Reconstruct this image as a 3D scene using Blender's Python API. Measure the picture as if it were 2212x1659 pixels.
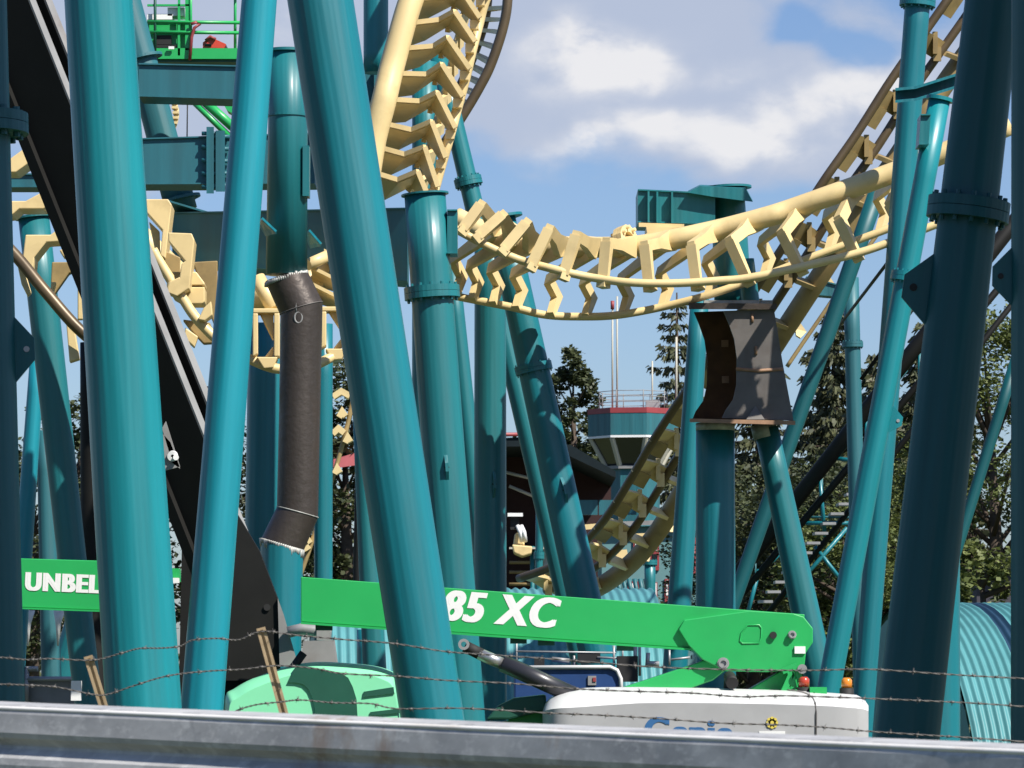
import bpy, bmesh, math, random
from mathutils import Vector, Matrix
random.seed(7)
R = math.radians
D = bpy.data
for o in list(D.objects):
    D.objects.remove(o)
SC = bpy.context.scene
COL = SC.collection

# ------------------------------------------------------------------ camera
EYE = 2.0                      # eye height over the ride ground (the road lies higher)
FPX = 8468.0                   # focal length in units of a 2212 wide picture
HZ = 1450.0
PITCH = math.atan((HZ - 829.5) / FPX)
cam = D.cameras.new('camera')
cam.sensor_width = 36.0
cam.lens = 36.0 * FPX / 2212.0
cam.clip_start = 0.5
cam.clip_end = 6000
cam.dof.use_dof = True
cam.dof.focus_distance = 37
cam.dof.aperture_fstop = 15
camo = D.objects.new('camera', cam)
camo.location = (0, 0, EYE)
camo.rotation_euler = (R(90) + PITCH, 0, 0)
COL.objects.link(camo)
SC.camera = camo

# ------------------------------------------------------------------ light
SUN_AZ, SUN_EL = 47.0, 47.0    # degrees to the right of straight behind the camera
to_sun = Vector((math.sin(R(SUN_AZ)) * math.cos(R(SUN_EL)), -math.cos(R(SUN_AZ)) * math.cos(R(SUN_EL)), math.sin(R(SUN_EL))))
sun = D.lights.new('sun', 'SUN')
sun.energy = 5.0
sun.angle = R(0.53)
sun.color = (1.0, 0.95, 0.87)
suno = D.objects.new('sun', sun)
suno.rotation_euler = to_sun.to_track_quat('Z', 'Y').to_euler()
COL.objects.link(suno)

SC.view_settings.view_transform = 'Standard'
SC.view_settings.look = 'None'
SC.view_settings.exposure = 0.62
SC.view_settings.gamma = 1.0

def srgb(r, g, b):
    f = lambda c: (c / 255 / 12.92) if c / 255 <= 0.04045 else ((c / 255 + 0.055) / 1.055) ** 2.4
    return (f(r), f(g), f(b), 1)

def node(nt, t, **kw):
    n = nt.nodes.new(t)
    for k, v in kw.items():
        setattr(n, k, v)
    return n

def mth(nt, op, a, b=None, c=None, clamp=False):
    n = node(nt, 'ShaderNodeMath', operation=op, use_clamp=clamp)
    for i, v in enumerate((a, b, c)):
        if v is None: continue
        if isinstance(v, (int, float)): n.inputs[i].default_value = v
        else: nt.links.new(v, n.inputs[i])
    return n.outputs[0]

def mixc(nt, fac, a, b, blend='MIX'):
    n = node(nt, 'ShaderNodeMix', data_type='RGBA', blend_type=blend)
    for s, v in ((n.inputs[0], fac), (n.inputs[6], a), (n.inputs[7], b)):
        if isinstance(v, (int, float)): s.default_value = v
        elif isinstance(v, tuple): s.default_value = v
        else: nt.links.new(v, s)
    return n.outputs[2]

def build_world():
    w = D.worlds.new('World')
    SC.world = w
    w.use_nodes = True
    nt = w.node_tree
    nt.nodes.clear()
    L = nt.links.new
    sky = node(nt, 'ShaderNodeTexSky', sky_type='NISHITA', sun_disc=False)
    sky.sun_elevation = R(SUN_EL)
    sky.sun_rotation = R(180 - SUN_AZ)
    sky.air_density = 1.0
    sky.dust_density = 0.7
    sky.ozone_density = 1.6
    tc = node(nt, 'ShaderNodeTexCoord')
    sep = node(nt, 'ShaderNodeSeparateXYZ')
    L(tc.outputs['Generated'], sep.inputs[0])
    x, y, z = sep.outputs
    yy = mth(nt, 'MAXIMUM', y, 0.05)
    u = mth(nt, 'DIVIDE', x, yy)
    v = mth(nt, 'DIVIDE', z, yy)
    cmb = node(nt, 'ShaderNodeCombineXYZ')
    L(u, cmb.inputs[0]); L(mth(nt, 'MULTIPLY', v, 1.5), cmb.inputs[1])
    def noise(scale, detail, rough, off, dist=0.0):
        mp = node(nt, 'ShaderNodeMapping')
        mp.inputs['Location'].default_value = off
        L(cmb.outputs[0], mp.inputs[0])
        n = node(nt, 'ShaderNodeTexNoise')
        n.inputs['Scale'].default_value = scale
        n.inputs['Detail'].default_value = detail
        n.inputs['Roughness'].default_value = rough
        n.inputs['Distortion'].default_value = dist
        L(mp.outputs[0], n.inputs['Vector'])
        return n
    wn = noise(22, 3, 0.5, (0, 0, 3))
    wsep = node(nt, 'ShaderNodeSeparateXYZ'); L(wn.outputs['Color'], wsep.inputs[0])
    uu = mth(nt, 'ADD', u, mth(nt, 'MULTIPLY', mth(nt, 'SUBTRACT', wsep.outputs[0], 0.5), 0.040))
    vv = mth(nt, 'ADD', v, mth(nt, 'MULTIPLY', mth(nt, 'SUBTRACT', wsep.outputs[1], 0.5), 0.026))
    fbm = noise(26, 8, 0.58, (3.1, 1.7, 0), 0.25)
    def blob(cx, cy, rx, ry, s):
        # an elliptical cloud bank in direction space (azimuth, elevation)
        a = mth(nt, 'DIVIDE', mth(nt, 'SUBTRACT', uu, (cx - 1106) / FPX), rx / FPX)
        b = mth(nt, 'DIVIDE', mth(nt, 'SUBTRACT', vv, (HZ - cy) / FPX), ry / FPX)
        q = mth(nt, 'ADD', mth(nt, 'MULTIPLY', a, a), mth(nt, 'MULTIPLY', b, b))
        return mth(nt, 'MULTIPLY', mth(nt, 'EXPONENT', mth(nt, 'MULTIPLY', q, -1.0)), s)
    def total(lst):
        t = None
        for bl in lst:
            o = blob(*bl)
            t = o if t is None else mth(nt, 'ADD', t, o)
        return t
    veil = total([(1240, 60, 420, 190, 1.05), (1420, 230, 400, 130, 1.0), (1900, 230, 260, 150, 0.85), (2150, 60, 130, 90, 0.6),
                  (600, 80, 500, 210, 0.9), (200, 150, 400, 300, .8), (1560, 390, 330, 60, 0.35), (1700, -20, 60, 30, .3), (430, 260, 160, 110, 0.5),
                  (1740, 40, 55, 40, -0.9), (1850, 95, 80, 45, -0.75), (1240, 430, 320, 80, -0.45), (1700, 460, 200, 60, -.4), (900, -300, 1600, 260, 0.8)])
    dens = mth(nt, 'ADD', veil, mth(nt, 'MULTIPLY', mth(nt, 'SUBTRACT', fbm.outputs[0], 0.5), 1.5))
    mr = node(nt, 'ShaderNodeMapRange', interpolation_type='SMOOTHSTEP')
    L(dens, mr.inputs[0]); mr.inputs[1].default_value = 0.16; mr.inputs[2].default_value = 0.85
    lump = total([(1225, 120, 125, 85, 1.15), (1340, 160, 120, 60, 0.85), (1400, 125, 70, 45, .55), (1600, 145, 90, 40, .45), (1480, 285, 190, 42, 0.75), (1250, 325, 140, 34, 0.55),
                  (1690, 250, 80, 60, 0.85), (1855, 190, 110, 62, 0.85), (1420, 320, 190, 30, .5), (1720, 310, 90, 40, .3), (1590, 270, 70, 40, .4), (1960, 150, 80, 60, .4), (590, 50, 120, 110, .35)])
    fb2 = noise(60, 7, 0.55, (7.3, 2.2, 1), 0.2)
    lm = mth(nt, 'MULTIPLY', lump, mth(nt, 'ADD', mth(nt, 'MULTIPLY', mth(nt, 'SUBTRACT', fb2.outputs[0], 0.5), 3.0), 0.9))
    lm = mth(nt, 'ADD', lm, mth(nt, 'MULTIPLY', mth(nt, 'SUBTRACT', fbm.outputs[0], 0.5), 0.5))
    mr2 = node(nt, 'ShaderNodeMapRange', interpolation_type='SMOOTHSTEP')
    L(lm, mr2.inputs[0]); mr2.inputs[1].default_value = 0.0; mr2.inputs[2].default_value = 1.1
    K = 1.0
    dim = srgb(186, 196, 217); bri = srgb(243, 241, 241)
    ccol = mixc(nt, mr2.outputs[0], dim, bri)
    cov = mth(nt, 'MAXIMUM', mr.outputs[0], mth(nt, 'MULTIPLY', mr2.outputs[0], 0.95))
    front = node(nt, 'ShaderNodeMapRange'); L(y, front.inputs[0]); front.inputs[1].default_value = 0.3; front.inputs[2].default_value = 0.7
    cov = mth(nt, 'MULTIPLY', mth(nt, 'MULTIPLY', cov, front.outputs[0]), 0.9)
    SKYS = 0.073
    ex = 2 ** SC.view_settings.exposure
    skyc = mixc(nt, 1.0, sky.outputs[0], (SKYS * 0.76, SKYS * 0.86, SKYS * 1.09, 1), 'MULTIPLY')
    cc = mixc(nt, 1.0, ccol, (K / ex, K / ex, K / ex, 1), 'MULTIPLY')
    fin = mixc(nt, cov, skyc, cc)
    bg = node(nt, 'ShaderNodeBackground')
    L(fin, bg.inputs[0]); bg.inputs[1].default_value = 1.0
    out = node(nt, 'ShaderNodeOutputWorld')
    L(bg.outputs[0], out.inputs[0])
build_world()

# ------------------------------------------------------------------ helpers
CP, SP = math.cos(PITCH), math.sin(PITCH)
def P(x, y, Y):
    """world point at depth Y seen at (x, y) of the 2212 x 1659 picture"""
    a = (x - 1106.0) / FPX; b = (829.5 - y) / FPX
    d = Vector((a, CP - b * SP, SP + b * CP))
    return Vector((0, 0, EYE)) + d * (Y / d.y)
def S(px, Y):
    return px * Y / FPX

def frame(axis):
    axis = axis.normalized()
    ref = Vector((0, 1, 0)) if abs(axis.y) < 0.9 else Vector((0, 0, 1))
    a = axis.cross(ref).normalized()
    return a, axis.cross(a).normalized()

class MB:
    def __init__(s): s.v = []; s.f = []; s.sm = []; s.mi = []
    def add(s, vs, fs, smooth=False):
        n = len(s.v)
        s.v += [Vector(q) for q in vs]
        for f in fs:
            s.f.append([n + i for i in f]); s.sm.append(smooth)
        return s
    def box(s, c, sx, sy, sz, rot=None):
        M = rot if rot else Matrix.Identity(3)
        c = Vector(c)
        vs = [c + M @ Vector((i * sx / 2, j * sy / 2, k * sz / 2)) for i in (-1, 1) for j in (-1, 1) for k in (-1, 1)]
        return s.add(vs, [(0, 1, 3, 2), (4, 6, 7, 5), (0, 4, 5, 1), (2, 3, 7, 6), (0, 2, 6, 4), (1, 5, 7, 3)])
    def beam(s, a, b, w, h, up=Vector((0, 0, 1))):
        a = Vector(a); b = Vector(b); d = (b - a).normalized()
        r = d.cross(up)
        if r.length < 1e-4: r = d.cross(Vector((1, 0, 0)))
        r.normalize(); u = r.cross(d).normalized()
        M = Matrix((r, d, u)).transposed()
        return s.box((a + b) / 2, w, (b - a).length, h, M)
    def prism(s, poly, vec):
        n = len(poly); vec = Vector(vec)
        vs = [Vector(q) for q in poly] + [Vector(q) + vec for q in poly]
        fs = [list(range(n)), list(range(2 * n - 1, n - 1, -1))]
        for i in range(n):
            j = (i + 1) % n
            fs.append((i, i + n, j + n, j))
        return s.add(vs, fs)
    def slab(s, a, b):
        n = len(a)
        vs = [Vector(q) for q in a] + [Vector(q) for q in b]
        fs = [list(range(n)), list(range(2 * n - 1, n - 1, -1))]
        for i in range(n):
            j = (i + 1) % n
            fs.append((i, i + n, j + n, j))
        return s.add(vs, fs)
    def tube(s, pts, r, n=16, caps=True, smooth=True, closed=False):
        pts = [Vector(q) for q in pts]
        m = len(pts)
        rs = r if isinstance(r, (list, tuple)) else [r] * m
        base = len(s.v)
        prev = None
        for i, q in enumerate(pts):
            if closed: t = (pts[(i + 1) % m] - pts[i - 1])
            else: t = (pts[min(i + 1, m - 1)] - pts[max(i - 1, 0)])
            t = t.normalized()
            if prev is None:
                a, b = frame(t)
            else:
                a = (prev - t * prev.dot(t)).normalized(); b = t.cross(a).normalized()
            prev = a
            k = 1.0
            if 0 < i < m - 1 and not closed:
                c = (pts[i] - pts[i - 1]).normalized().dot(t)
                k = 1 / max(c, 0.6)
            for j in range(n):
                an = 2 * math.pi * j / n
                s.v.append(q + (a * math.cos(an) + b * math.sin(an)) * rs[i] * (k if False else 1))
        for i in range(m if closed else m - 1):
            i2 = (i + 1) % m
            for j in range(n):
                k = (j + 1) % n
                s.f.append([base + i * n + j, base + i * n + k, base + i2 * n + k, base + i2 * n + j]); s.sm.append(smooth)
        if caps and not closed:
            s.f.append([base + j for j in range(n)][::-1]); s.sm.append(False)
            s.f.append([base + (m - 1) * n + j for j in range(n)]); s.sm.append(False)
        return s
    def ring(s, c, axis, r0, r1, th, n=32):
        """flat collar: inner r0, outer r1, thickness th"""
        c = Vector(c); axis = Vector(axis).normalized(); a, b = frame(axis)
        vs = []
        for (rr, h) in ((r0, -th / 2), (r1, -th / 2), (r1, th / 2), (r0, th / 2)):
            for j in range(n):
                an = 2 * math.pi * j / n
                vs.append(c + (a * math.cos(an) + b * math.sin(an)) * rr + axis * h)
        fs = []
        for k in range(4):
            k2 = (k + 1) % 4
            for j in range(n):
                j2 = (j + 1) % n
                fs.append((k * n + j, k * n + j2, k2 * n + j2, k2 * n + j))
        return s.add(vs, fs)
    def cyl(s, a, b, r, n=16, smooth=True):
        return s.tube([a, b], r, n, True, smooth)
    def strip(s, path, w, nrm, th):
        """bent flat bar of in-plane width w, thickness th along nrm"""
        nrm = Vector(nrm).normalized()
        path = [Vector(q) for q in path]
        ws = w if isinstance(w, (list, tuple)) else [w] * len(path)
        lft, rgt = [], []
        for i, q in enumerate(path):
            ds = []
            if i > 0: ds.append((path[i] - path[i - 1]).normalized())
            if i < len(path) - 1: ds.append((path[i + 1] - path[i]).normalized())
            ns = [nrm.cross(d).normalized() for d in ds]
            m = ns[0] if len(ns) == 1 else (ns[0] + ns[1]).normalized()
            k = 1 / max(0.55, m.dot(ns[0]))
            lft.append(q + m * ws[i] / 2 * k); rgt.append(q - m * ws[i] / 2 * k)
        for i in range(len(path) - 1):
            poly = [lft[i], lft[i + 1], rgt[i + 1], rgt[i]]
            s.prism([q - nrm * th / 2 for q in poly], nrm * th)
        return s
    def build(s, name, mat, parent=None, bevel=0.0, M=None):
        me = D.meshes.new(name)
        Mi = None
        o = D.objects.new(name, me)
        COL.objects.link(o)
        if parent is not None:
            o.parent = parent
            Mi = parent['_m'] if False else MATS[parent.name].inverted()
            vs = [Mi @ q for q in s.v]
        else:
            # origin at the base centre
            xs = [q.x for q in s.v]; ys = [q.y for q in s.v]; zs = [q.z for q in s.v]
            c = Vector(((min(xs) + max(xs)) / 2, (min(ys) + max(ys)) / 2, min(zs)))
            Mw = M if M is not None else Matrix.Translation(c)
            o.matrix_world = Mw
            MATS[o.name] = Mw.copy()
            Mi = Mw.inverted()
            vs = [Mi @ q for q in s.v]
        if parent is not None:
            MATS[o.name] = MATS[parent.name].copy()
        me.from_pydata(vs, [], s.f)
        me.polygons.foreach_set('use_smooth', s.sm)
        me.update()
        bm = bmesh.new(); bm.from_mesh(me)
        bmesh.ops.recalc_face_normals(bm, faces=bm.faces)
        bm.to_mesh(me); bm.free()
        me.materials.append(mat)
        if bevel > 0:
            bv = o.modifiers.new('bevel', 'BEVEL')
            bv.width = bevel; bv.segments = 2; bv.limit_method = 'ANGLE'; bv.angle_limit = R(35)
        return o
MATS = {}

def tag(o, label, cat=None, group=None, kind='thing'):
    if label: o['label'] = label
    if cat: o['category'] = cat
    if group: o['group'] = group
    if kind: o['kind'] = kind
    return o

def thing(name, label, cat, loc, group=None, M=None):
    o = D.objects.new(name, None)
    o.empty_display_size = 0.2
    COL.objects.link(o)
    Mw = M if M is not None else Matrix.Translation(Vector(loc))
    o.matrix_world = Mw
    MATS[o.name] = Mw.copy()
    tag(o, label, cat, group)
    return o

def catmull(pts, n):
    pts = [Vector(q) for q in pts]
    m = len(pts)
    out = []
    for k in range(n + 1):
        t = k / n * (m - 1)
        i = min(int(t), m - 2); f = t - i
        p0 = pts[i - 1] if i > 0 else pts[0] * 2 - pts[1]
        p1, p2 = pts[i], pts[i + 1]
        p3 = pts[i + 2] if i + 2 < m else pts[-1] * 2 - pts[-2]
        out.append(0.5 * ((2 * p1) + (p2 - p0) * f + (2 * p0 - 5 * p1 + 4 * p2 - p3) * f * f + (3 * p1 - p0 - 3 * p2 + p3) * f ** 3))
    return out

def text_mb(body, origin, ux, uy, height, depth, shear=0.0, fat=0.0, xs=1.0, space=1.0, bold=0.03):
    """lettering as a thin raised mesh; ux, uy are the unit directions of the line and of up"""
    cu = D.curves.new('lettering', 'FONT')
    cu.body = body; cu.size = 1.0; cu.shear = shear; cu.offset = fat; cu.extrude = 0.001; cu.space_character = space
    cu.resolution_u = 6
    ob = D.objects.new('lettering_tmp', cu); COL.objects.link(ob)
    dg = bpy.context.evaluated_depsgraph_get()
    me = D.meshes.new_from_object(ob.evaluated_get(dg))
    k = height / 0.70
    ux = Vector(ux).normalized(); uy = Vector(uy).normalized(); n = ux.cross(uy)
    mb = MB()
    for e, dx in enumerate((0.0, -bold, bold)):
        mb.add([Vector(origin) + ux * (q.co.x * xs + dx) * k + uy * q.co.y * k + n * ((depth + e * .0006) if q.co.z > 0 else 0.0) for q in me.vertices],
               [list(p.vertices) for p in me.polygons])
    D.objects.remove(ob); D.curves.remove(cu); D.meshes.remove(me)
    return mb

# ------------------------------------------------------------------ materials
MC = {}
ALB = 0.84
def mat(name, col, rough=0.5, metal=0.0, coat=0.0, var=0.12, scale=3.0, zs=1.0, bump=0.0, bscale=8.0, bzs=1.0,
        dirt=None, dirt_amt=0.0, dirt_scale=2.0, dirt_zs=1.0, spec=0.5, emit=0.0, trans=0.0):
    if name in MC: return MC[name]
    m = D.materials.new(name); m.use_nodes = True
    nt = m.node_tree; L = nt.links.new
    bs = nt.nodes['Principled BSDF']
    tc = node(nt, 'ShaderNodeTexCoord')
    def nz(sc, z, det, off=0.0):
        mp = node(nt, 'ShaderNodeMapping'); mp.inputs['Scale'].default_value = (1, 1, z); mp.inputs['Location'].default_value = (off, off, off)
        L(tc.outputs['Object'], mp.inputs[0])
        n = node(nt, 'ShaderNodeTexNoise'); n.inputs['Scale'].default_value = sc; n.inputs['Detail'].default_value = det; n.inputs['Roughness'].default_value = 0.6
        L(mp.outputs[0], n.inputs['Vector']); return n.outputs[0]
    col = tuple(c * ALB for c in col[:3]) + (1,)
    if dirt: dirt = tuple(c * ALB for c in dirt[:3])
    n1 = nz(scale, zs, 5)
    lo = tuple(c * (1 - var) for c in col[:3]) + (1,)
    hi = tuple(min(1, c * (1 + var)) for c in col[:3]) + (1,)
    mr = node(nt, 'ShaderNodeMapRange'); L(n1, mr.inputs[0]); mr.inputs[1].default_value = .3; mr.inputs[2].default_value = .7
    c = mixc(nt, mr.outputs[0], lo, hi)
    if dirt:
        n2 = nz(dirt_scale, dirt_zs, 8, 5.0)
        mr2 = node(nt, 'ShaderNodeMapRange'); L(n2, mr2.inputs[0]); mr2.inputs[1].default_value = .52; mr2.inputs[2].default_value = .72; mr2.inputs[4].default_value = dirt_amt
        c = mixc(nt, mr2.outputs[0], c, tuple(dirt[:3]) + (1,))
    L(c, bs.inputs['Base Color'])
    bs.inputs['Metallic'].default_value = metal
    bs.inputs['Specular IOR Level'].default_value = spec
    rr = node(nt, 'ShaderNodeMapRange'); L(nz(scale * 2, zs, 3, 9.0), rr.inputs[0])
    rr.inputs[3].default_value = max(0.02, rough - .08); rr.inputs[4].default_value = min(1, rough + .1)
    L(rr.outputs[0], bs.inputs['Roughness'])
    bs.inputs['Coat Weight'].default_value = coat
    bs.inputs['Coat Roughness'].default_value = 0.25
    if trans > 0: bs.inputs['Transmission Weight'].default_value = trans
    if bump > 0:
        b = node(nt, 'ShaderNodeBump'); b.inputs['Strength'].default_value = bump; b.inputs['Distance'].default_value = 0.02
        L(nz(bscale, bzs, 2, 2.0), b.inputs['Height']); L(b.outputs[0], bs.inputs['Normal'])
        if coat > 0: L(b.outputs[0], bs.inputs['Coat Normal'])
    if emit > 0:
        L(c, bs.inputs['Emission Color']); bs.inputs['Emission Strength'].default_value = emit
    MC[name] = m
    return m

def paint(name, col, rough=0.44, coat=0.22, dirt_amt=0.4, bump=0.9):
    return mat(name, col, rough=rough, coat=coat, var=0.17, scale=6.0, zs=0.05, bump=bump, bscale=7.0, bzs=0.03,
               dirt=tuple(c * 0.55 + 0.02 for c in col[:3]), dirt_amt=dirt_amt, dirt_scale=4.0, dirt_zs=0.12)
TB = paint('teal_paint_bright', (0.006, 0.262, 0.335), dirt_amt=0.15)
TN = paint('teal_paint_fresh', (0.003, 0.215, 0.250), dirt_amt=0.3)
TM = paint('teal_paint', (0.003, 0.172, 0.212))
TG = paint('teal_paint_green', (0.008, 0.165, 0.185))
TF = paint('teal_paint_faded', (0.022, 0.140, 0.165), rough=0.5, coat=0.0)
TD = paint('teal_paint_deep_shaded', (0.002, 0.095, 0.110), dirt_amt=0.2, coat=0.0, rough=0.5)  # deeper teal, with the columns' shade partly put into the colour
TBOX = paint('teal_paint_box_beam', (0.018, 0.130, 0.162), rough=0.5, coat=0.0, bump=0.05)
YEL = mat('cream_yellow_paint', (0.80, 0.615, 0.30), rough=0.45, coat=0.1, var=0.07, scale=2.0, dirt=(0.36, 0.26, 0.11), dirt_amt=0.35, dirt_scale=3.0)
YELD = mat('weathered_shaded_yellow_paint', (0.33, 0.235, 0.095), rough=0.55, var=0.15, scale=3.0, dirt=(0.12, 0.085, 0.04), dirt_amt=0.6, dirt_scale=2.0)  # weathering plus the shade on track undersides, mixed into one colour
RAILT = mat('worn_shaded_rail_steel', (0.13, 0.092, 0.05), rough=0.4, metal=0.3, var=0.2)  # browner than the track yellow: wear plus shade put into the colour
RAW = mat('raw_mill_steel', (0.080, 0.066, 0.057), rough=0.42, metal=0.45, var=0.22, scale=5, zs=0.2, dirt=(0.12, 0.075, 0.045), dirt_amt=0.45, dirt_scale=2.2, dirt_zs=0.35, bump=0.25, bscale=14)
RAWP = mat('raw_steel_plate', (0.145, 0.132, 0.122), rough=0.55, metal=0.2, var=0.18, scale=4, dirt=(0.10, 0.075, 0.06), dirt_amt=0.6, dirt_scale=3)
RUST = mat('rusty_steel', (0.13, 0.060, 0.026), rough=0.8, var=0.35, scale=4, dirt=(0.02, 0.012, 0.008), dirt_amt=0.6)
RUSTL = mat('rust_edge_steel', (0.34, 0.20, 0.12), rough=0.7, var=0.3, scale=6)
WELD = mat('bare_ground_steel', (0.44, 0.45, 0.42), rough=0.5, metal=0.2, var=0.3, scale=14, dirt=(0.2, 0.15, 0.11), dirt_amt=0.7, dirt_scale=9)
BLK = mat('charcoal_paint', (0.010, 0.010, 0.009), spec=0.25, rough=0.6, var=0.2, scale=3)
GREY = mat('grey_paint_and_lit_edge', (0.27, 0.27, 0.265), rough=0.55, var=0.12, dirt=(0.14, 0.08, 0.05), dirt_amt=0.5, dirt_scale=1.4)
GALV = mat('galvanised_steel', (0.40, 0.40, 0.40), rough=0.45, metal=0.4, var=0.14, scale=5)
SILVER = mat('chrome_rod_steel', (0.62, 0.62, 0.62), rough=0.3, metal=0.8, var=0.1)
GREEN = mat('machine_green_paint', (0.022, 0.42, 0.105), rough=0.38, coat=0.15, var=0.04, dirt=(0.03, 0.28, 0.09), dirt_amt=0.25)
MINT = mat('mint_green_fibreglass', (0.26, 0.80, 0.46), rough=0.4, coat=0.1, var=0.04)
DGREEN = mat('dark_green_surface', (0.012, 0.095, 0.060), rough=0.5, var=0.1)
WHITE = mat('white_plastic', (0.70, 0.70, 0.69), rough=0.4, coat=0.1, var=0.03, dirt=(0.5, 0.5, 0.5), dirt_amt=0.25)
VWHITE = mat('white_decal', (0.88, 0.88, 0.86), rough=0.6, var=0.02)
LGREY = mat('shaded_white_plastic', (0.43, 0.43, 0.435), rough=0.5, var=0.04, dirt=(0.3, 0.3, 0.31), dirt_amt=0.3)
BLUE = mat('blue_decal', (0.035, 0.14, 0.33), rough=0.5, var=0.05)
NAVY = mat('navy_machine_paint', (0.020, 0.060, 0.19), rough=0.4, var=0.15, dirt=(0.05, 0.08, 0.13), dirt_amt=0.5)
DARK = mat('dark_rubber', (0.012, 0.012, 0.012), rough=0.7, var=0.2)
CYLB = mat('black_cylinder_paint', (0.030, 0.030, 0.036), rough=0.35, coat=0.2, var=0.2)
REDP = mat('red_paint', (0.30, 0.045, 0.05), rough=0.5, var=0.1)
AMBER = mat('amber_lens', (0.80, 0.26, 0.03), rough=0.2, coat=0.4, var=0.1)
REDL = mat('red_lens', (0.50, 0.06, 0.03), rough=0.2, coat=0.4, var=0.1)
GLASS = mat('dark_window_glass', (0.012, 0.016, 0.018), rough=0.08, coat=0.6, var=0.3, scale=1.0)
CREAM = mat('cream_mullion_paint', (0.50, 0.48, 0.40), rough=0.6, var=0.08)
WIREM = mat('weathered_wire', (0.16, 0.15, 0.14), rough=0.6, metal=0.5, var=0.3, scale=20)
TANM = mat('rusty_angle_iron', (0.50, 0.37, 0.22), rough=0.7, var=0.25, scale=8, dirt=(0.16, 0.08, 0.03), dirt_amt=0.8, dirt_scale=6)

def guard_mat():
    m = D.materials.new('weathered_guardrail_zinc'); m.use_nodes = True
    nt = m.node_tree; L = nt.links.new; bs = nt.nodes['Principled BSDF']
    tc = node(nt, 'ShaderNodeTexCoord')
    def nz(scale, sv, det=6, off=0):
        mp = node(nt, 'ShaderNodeMapping'); mp.inputs['Scale'].default_value = sv; mp.inputs['Location'].default_value = (off, off, off)
        L(tc.outputs['Object'], mp.inputs[0])
        n = node(nt, 'ShaderNodeTexNoise'); n.inputs['Scale'].default_value = scale; n.inputs['Detail'].default_value = det; n.inputs['Roughness'].default_value = 0.65
        L(mp.outputs[0], n.inputs['Vector']); return n.outputs[0]
    def rng(v, a, b, c=0, d=1):
        mr = node(nt, 'ShaderNodeMapRange'); L(v, mr.inputs[0])
        for i, q in zip((1, 2, 3, 4), (a, b, c, d)): mr.inputs[i].default_value = q
        return mr.outputs[0]
    c = mixc(nt, rng(nz(6, (0.35, 1, 1)), .35, .65), (0.33, 0.33, 0.335, 1), (0.52, 0.52, 0.515, 1))
    c = mixc(nt, rng(nz(10, (0.15, 2.5, 2.5), 4, 3), .52, .66, 0, .6), c, (0.66, 0.655, 0.64, 1))
    c = mixc(nt, rng(nz(5, (1.2, .4, .4), 5, 8), .60, .70, 0, .55), c, (0.30, 0.20, 0.135, 1))
    c = mixc(nt, rng(nz(9, (1.0, .6, .6), 5, 13), .60, .70, 0, .5), c, (0.12, 0.12, 0.13, 1))
    L(c, bs.inputs['Base Color']); bs.inputs['Roughness'].default_value = 0.5; bs.inputs['Metallic'].default_value = 0.15
    return m
GUARD = guard_mat()

def leaf_mat(name, a, b, tr=0.25):
    m = D.materials.new(name); m.use_nodes = True
    nt = m.node_tree; L = nt.links.new; bs = nt.nodes['Principled BSDF']
    g = node(nt, 'ShaderNodeNewGeometry'); tc = node(nt, 'ShaderNodeTexCoord')
    n = node(nt, 'ShaderNodeTexNoise'); n.inputs['Scale'].default_value = 0.9; n.inputs['Detail'].default_value = 4
    L(tc.outputs['Object'], n.inputs['Vector'])
    f = mth(nt, 'ADD', mth(nt, 'MULTIPLY', g.outputs['Random Per Island'], 0.6), mth(nt, 'MULTIPLY', n.outputs[0], 0.5), clamp=True)
    c = mixc(nt, f, a + (1,), b + (1,))
    L(c, bs.inputs['Base Color']); bs.inputs['Roughness'].default_value = 0.6
    tl = node(nt, 'ShaderNodeBsdfTranslucent'); L(c, tl.inputs[0])
    mx = node(nt, 'ShaderNodeMixShader'); mx.inputs[0].default_value = tr
    L(bs.outputs[0], mx.inputs[1]); L(tl.outputs[0], mx.inputs[2])
    L(mx.outputs[0], nt.nodes['Material Output'].inputs[0])
    return m
SPRUCE = leaf_mat('spruce_needles', (0.016, 0.028, 0.012), (0.095, 0.098, 0.040), 0.12)
LEAF = leaf_mat('maple_leaves', (0.030, 0.052, 0.012), (0.17, 0.20, 0.055), 0.25)
LEAFD = leaf_mat('dark_leaves', (0.016, 0.030, 0.012), (0.085, 0.098, 0.036), 0.2)
BARK = mat('bark', (0.075, 0.055, 0.04), rough=0.9, var=0.35, scale=4, bump=0.6, bscale=6)
GRASS = mat('grass_ground', (0.075, 0.095, 0.03), rough=0.95, var=0.35, scale=0.6, dirt=(0.17, 0.14, 0.09), dirt_amt=0.6, dirt_scale=0.2)
ASPH = mat('asphalt', (0.05, 0.05, 0.052), rough=0.9, var=0.25, scale=6)

# ------------------------------------------------------------------ ground, road
g = MB()
prof = [(-300, 1.0), (11.0, 1.0), (12.5, 0.9), (15.5, 0.02), (16.5, 0.0), (70, 0.0), (300, 0.0), (4000, 0.0)]
xs = [-3000, -300, -60, -20, 0, 20, 60, 300, 3000]
gv = [(x, y, z) for (y, z) in prof for x in xs]
n = len(xs)
g.add(gv, [(i * n + j, i * n + j + 1, (i + 1) * n + j + 1, (i + 1) * n + j) for i in range(len(prof) - 1) for j in range(n - 1)])
tag(g.build('ground', GRASS), None, None, None, 'structure')
r = MB(); r.box((0, 1.0, 0.95), 400, 13.0, 0.11)
tag(r.build('road', ASPH), None, None, None, 'structure')

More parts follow.
